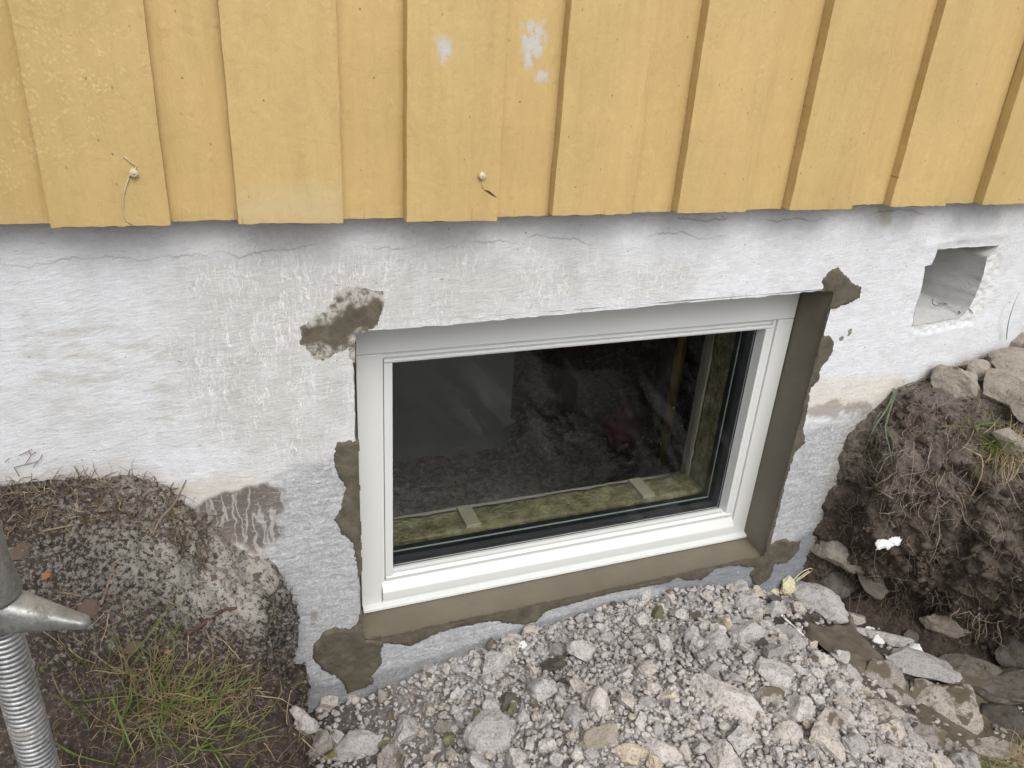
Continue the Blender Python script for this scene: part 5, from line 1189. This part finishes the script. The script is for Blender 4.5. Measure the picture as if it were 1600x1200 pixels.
B1 += [([(175, 1090), (190, 1130), (212, 1185)], [.03, .04, .03], .0036), ([(190, 1120), (205, 1095), (203, 1070)], [.01, .03, .04], .003), ([(85, 1160), (120, 1180), (180, 1195)], [.01, .02, .02], .003), ([(320, 1140), (350, 1110), (382, 1090)], [.01, .03, .03], .003), ([(62, 1048), (76, 1036), (88, 1024)], [.01, .02, .02], .002), ([(190, 1040), (235, 990), (262, 955)], [.01, .04, .05], .0022), ([(130, 1095), (170, 1090), (230, 1085)], [.02, .03, .03], .002)]
tuft('grass_tuft', 'loose tuft of green grass on the left bank in the lower left', B1, MGR)
tuft('grass_tuft', 'tangle of withered olive and tawny grass lying under the green tuft, lower left', rnd_blades(265, 1110, 62, 38, 230, 30, 90, .0016, (.3, -.5), .03), MSTD2)
tuft('grass_tuft', 'drooping dull blue-green blades at the top of the right bank beside the window', [([(1399, 610), (1385, 640), (1365, 670), (1352, 703)], [.01, .03, .04, .03], .004), ([(1400, 612), (1388, 650), (1384, 672), (1390, 700), (1396, 735)], [.01, .04, .05, .05, .04], .0045), ([(1386, 668), (1395, 685), (1410, 703)], [.04, .05, .04], .0045), ([(1372, 680), (1368, 700), (1364, 712)], [.03, .03, .03], .003), ([(1400, 605), (1430, 597), (1460, 583), (1480, 574)], [.005, .01, .01, .01], .0035), ([(1396, 606), (1397, 620), (1407, 630)], [.01, .02, .02], .003), ([(1365, 665), (1372, 650), (1380, 640)], [.02, .03, .03], .003)], MGD)
B3 = [([(1515, 662), (1514, 650), (1515, 638)], [.01, .03, .05], .0045), ([(1523, 668), (1540, 662), (1558, 660)], [.01, .03, .03], .007), ([(1525, 672), (1540, 660), (1548, 650)], [.01, .03, .04], .006), ([(1466, 667), (1490, 665), (1525, 668)], [.03, .04, .02], .003), ([(1506, 680), (1504, 670), (1505, 662)], [.01, .02, .03], .003), ([(1530, 676), (1560, 700), (1590, 715)], [.01, .05, .04], .0026), ([(1532, 678), (1565, 690), (1605, 712)], [.01, .05, .04], .0026)] + rnd_blades(1545, 680, 14, 8, 26, 30, 70, .0024, (.6, .6), .04)
tuft('grass_tuft', 'bright green grass tuft on top of the right bank below the stones', B3, MGR)
tuft('grass_tuft', 'dry olive grass spilling right of the bright tuft on the right bank', rnd_blades(1575, 700, 22, 16, 90, 30, 80, .0018, (.7, .6), .04), MSTR)
B5 = [([(1590, 1200), (1550, 1185), (1520, 1178), (1460, 1182)], [.05, .07, .07, .05], .003), ([(1545, 1215), (1538, 1195), (1520, 1178), (1500, 1167)], [.05, .06, .07, .06], .004), ([(1552, 1215), (1545, 1195), (1538, 1180)], [.05, .06, .07], .005)]
tuft('grass_tuft', 'few green blades rising at the bottom right corner', B5, MGR)
tuft('grass_tuft', 'dry grass clump in the bottom right corner', rnd_blades(1592, 1195, 22, 14, 120, 20, 55, .0018, (-.2, -1), .05), MSTR)
# one blade standing in front of the wall at the right
mb = MB(); mb.ribbon(smooth_c([onY(1572, 531, -.012), onY(1575, 505, -.02), onY(1583, 478, -.022), onY(1593, 455, -.016)], 4), [.003, .0034, .0034, .0034, .0032, .003, .003, .0028, .0024, .002, .0015, .001, .0004], (0, -1, 0)); o = mb.build('grass', MGD); tag(o, 'single green blade standing before the white wall right below the vent hole', 'grass')
# withered weed stems stuck to the wall on the left
mb = MB()
for pts in ([(20, 762), (34, 748), (48, 745)], [(22, 730), (40, 726), (60, 720), (66, 710)], [(40, 724), (48, 712), (44, 704)], [(48, 712), (56, 706)], [(60, 720), (52, 730)], [(22, 730), (30, 744)], [(8, 722), (14, 716)], [(118, 752), (124, 740), (116, 730)], [(30, 712), (38, 708), (50, 702)], [(82, 758), (92, 744)]):
    mb.tube(smooth_c([onY(a, b, -.004) for a, b in pts], 3), .0006, 5)
o = mb.build('withered_weed', MTW); tag(o, 'withered reddish weed stems clinging to the white wall at the far left', 'weed')
mb = MB()
mb.tube(smooth_c([onY(1458, 466, .05), onY(1457, 474, .05), onY(1464, 477, .04), onY(1473, 473, .05), onY(1485, 478, .04), onY(1498, 484, .02), onY(1504, 480, .01), onY(1512, 486, .005)], 3), .0011, 5)
mb.tube(smooth_c([onY(1498, 490, .0), onY(1505, 486, .01), onY(1514, 483, .0), onY(1520, 490, -.004)], 3), .0013, 5); mb.tube(smooth_c([onY(1498, 486, .01), onY(1503, 492, .0), onY(1510, 484, .0)], 3), .0018, 5)
o = mb.build('dry_stem', MTW); tag(o, 'twisted dry stem lying in the vent hole of the wall', 'stem')
# leaves and chips
def chip(px, py, w_, h_, ang, mat, name, label, cat, seed, th=.18):
    o, p, rr = rock_at(px, py, w_, h_, ang, mat, seed, name, label, th, .8, .5, cuts=5, rough=.3, fine=.08); o['category'] = cat; return o
chip(140, 955, 28, 30, 30, MLEAF, 'dead_leaf', 'brown dead leaf right of the metal wing on the left bank', 'leaf', 3001)
chip(33, 862, 30, 20, 30, MLEAF, 'dead_leaf', 'dark brown leaf beside the scaffold tube', 'leaf', 3002)
chip(70, 901, 14, 8, 20, MORG, 'orange_chip', 'small orange chip on the left bank', 'chip', 3003)
chip(262, 1019, 8, 8, 20, MORG, 'orange_chip', 'tiny orange chip above the grass tuft', 'chip', 3004)
chip(332, 903, 12, 10, 20, MLEAF, 'red_chip', 'dark red fragment in the dusty bank', 'chip', 3005)
chip(400, 900, 12, 10, 20, MLEAF, 'red_chip', 'dark red fragment at the lip of the dusty bank', 'chip', 3006)
chip(205, 1012, 30, 14, 20, MLEAF, 'dead_leaf', 'brown leaf above the grass tuft', 'leaf', 3007)
chip(816, 1010, 12, 13, 0, MFOAM, 'white_pebble', 'bright white pebble on the gravel under the sill', 'pebble', 3008, .7)
chip(1432, 1022, 26, 22, -60, MFOAM, 'foam_lump', 'ribbed white lump lying on the rough slab', 'foam', 3009, .7)
chip(1358, 984, 12, 8, 0, MFOAM, 'white_pebble', 'white pebble beside the narrow slab in the pit', 'pebble', 3010, .7)
chip(1371, 1000, 16, 12, -30, MFOAM, 'white_flake', 'white flake at the tip of the narrow slab', 'flake', 3011, .5)
# the white torn foam scrap on the bank
p, n = hit(1395, 846); v = (Vector(CAM)-p).normalized(); dpt = depth(p); q = dpt/F_PX
ring = [(-28, 4), (-26, 14), (-12, 10), (-8, 13), (2, 6), (8, 8), (20, 2), (30, -2), (27, -6), (16, -9), (4, -8), (-4, -6), (-14, -4), (-24, -3)]
fine = []
for i in range(len(ring)):
    a_ = Vector(ring[i]); b_ = Vector(ring[(i+1) % len(ring)])
    for k_ in range(5): fine.append(a_.lerp(b_, k_/5)+Vector((rng.normal(0, .7), rng.normal(0, .7))))
m_ = len(fine); V = []; Fc = []
for lay, (sc_, h_) in enumerate(((.9, -.004), (1.0, .0), (.96, .003), (.6, .0065), (.25, .007))):
    for a_ in fine: V.append(p+v*(.006+h_+rng.normal(0, .0006))+Vector(RR)*(a_[0]*sc_*q)-Vector(UU)*(a_[1]*sc_*q))
for l_ in range(4):
    for i in range(m_): Fc.append((l_*m_+i, l_*m_+(i+1) % m_, (l_+1)*m_+(i+1) % m_, (l_+1)*m_+i))
Fc += [tuple(range(m_))[::-1], tuple(4*m_+i for i in range(m_))]
o = link(py_mesh('foam_scrap', V, Fc), 'foam_scrap', MFOAM); tag(o, 'torn flat white foam scrap stuck on the dark face of the right bank', 'foam')
chip(1228, 912, 26, 22, 30, MPUR, 'foam_lump', 'yellowish lump of assembly foam at the foot of the wall', 'foam', 3012, .7)
chip(1212, 924, 16, 12, 30, MPUR, 'foam_lump', 'small yellowish foam bit left of the larger lump', 'foam', 3013, .7)
mb = MB()
for pts in ([(1236, 910), (1246, 900), (1254, 893), (1266, 888), (1270, 891), (1262, 896), (1252, 903), (1244, 908)], [(1244, 906), (1255, 898), (1264, 892)], [(1283, 896), (1292, 901), (1298, 908), (1302, 914)], [(1298, 908), (1294, 912)]):
    mb.tube(smooth_c([onY(a, b, -.02) for a, b in pts], 3), .0011, 5)
o = mb.build('foam_thread', MPUR); tag(o, 'thin curled yellowish foam threads against the wall beside the yellow lump', 'foam')

# ------------------------------------------------------------------ scaffold jack at the lower left
sj = empty('scaffold_jack'); dj = .80
pn = Vector(CAM+ray(-5, 962)*dj); sj.location = (pn.x, pn.y, -.5); ax0 = Vector((pn.x, pn.y, 0)); zn = pn.z
tag(sj, 'galvanised threaded scaffold jack with a cast wing nut and tube in the lower left corner', 'scaffold jack')
def loc(z): return z+.5
Rj = .0185; NA = 40; zlo, zhi = -.5, zn+.02; pit = .0066; st = 9; nz_ = int((zhi-zlo)/pit*st); V = []
for i in range(nz_+1):
    z = zlo+(zhi-zlo)*i/nz_
    for k_ in range(NA):
        a_ = 2*math.pi*k_/NA; ph = ((z-zlo)/pit+k_/NA)*2*math.pi; r_ = Rj+.0016*(max(0, .5+.5*math.sin(ph))**.6)-.0008
        V.append((r_*math.cos(a_), r_*math.sin(a_), loc(z)))
Fc = [(i*NA+k_, i*NA+(k_+1) % NA, (i+1)*NA+(k_+1) % NA, (i+1)*NA+k_) for i in range(nz_) for k_ in range(NA)]
link(py_mesh('spindle', V, Fc), 'spindle', MZN, sj)
mb = MB(); mb.box(-.06, .06, -.06, .06, .0, .006); mb.build('base_plate', MZN, sj, False)
# wing nut: collar and two tapering wings
mb = MB(); prof = [(-.012, .0205), (-.010, .024), (.004, .0255), (.016, .026), (.024, .026), (.026, .022)]
mb.tube([(0, 0, loc(zn)+a_) for a_, _ in prof], [b_ for _, b_ in prof], 36); nutc = mb.build('nut_collar', MCAST, sj)
wd = Vector(RR)*.97+Vector((0, 0, -.10)); wd.z = -.08; wd.normalize()
for sg in (1, -1):
    mb = MB(); V = []; n = 20; m_ = 22; sidev = Vector((-wd.y, wd.x, 0)).normalized(); upv = Vector((0, 0, 1)); L = .077
    for i in range(m_):
        t_ = i/(m_-1); c_ = wd*sg*(.018+L*t_)+Vector((0, 0, loc(zn)+.008-.010*t_)); c_.z = loc(zn)+.008-.012*t_
        hz_ = .0165*(1-t_)**1.2+.0048; hy = .012*(1-t_)+.0065
        if t_ > .93: f_ = math.sqrt(max(0, 1-((t_-.93)/.07)**2))*.8+.2; hz_ *= f_; hy *= f_
        for k_ in range(n):
            a_ = 2*math.pi*k_/n; ca, sa = math.cos(a_), math.sin(a_); e_ = .6
            V.append(c_+sidev*(math.copysign(abs(ca)**e_, ca)*hy)+upv*(math.copysign(abs(sa)**e_, sa)*hz_))
    Fc = [(i*n+k_, i*n+(k_+1) % n, (i+1)*n+(k_+1) % n, (i+1)*n+k_) for i in range(m_-1) for k_ in range(n)]+[tuple((m_-1)*n+k_ for k_ in range(n))]
    link(py_mesh('wing', V, Fc), 'wing', MCAST, sj)
mb = MB(); zz = loc(zn)+.026
mb.tube([(0, 0, zz), (0, 0, zz+.004), (0, 0, zz+.02), (0, 0, zz+.035), (0, 0, zz+1.9)], [.0275, .0285, .0262, .0242, .0242], 36); mb.build('tube', MTUBE, sj)
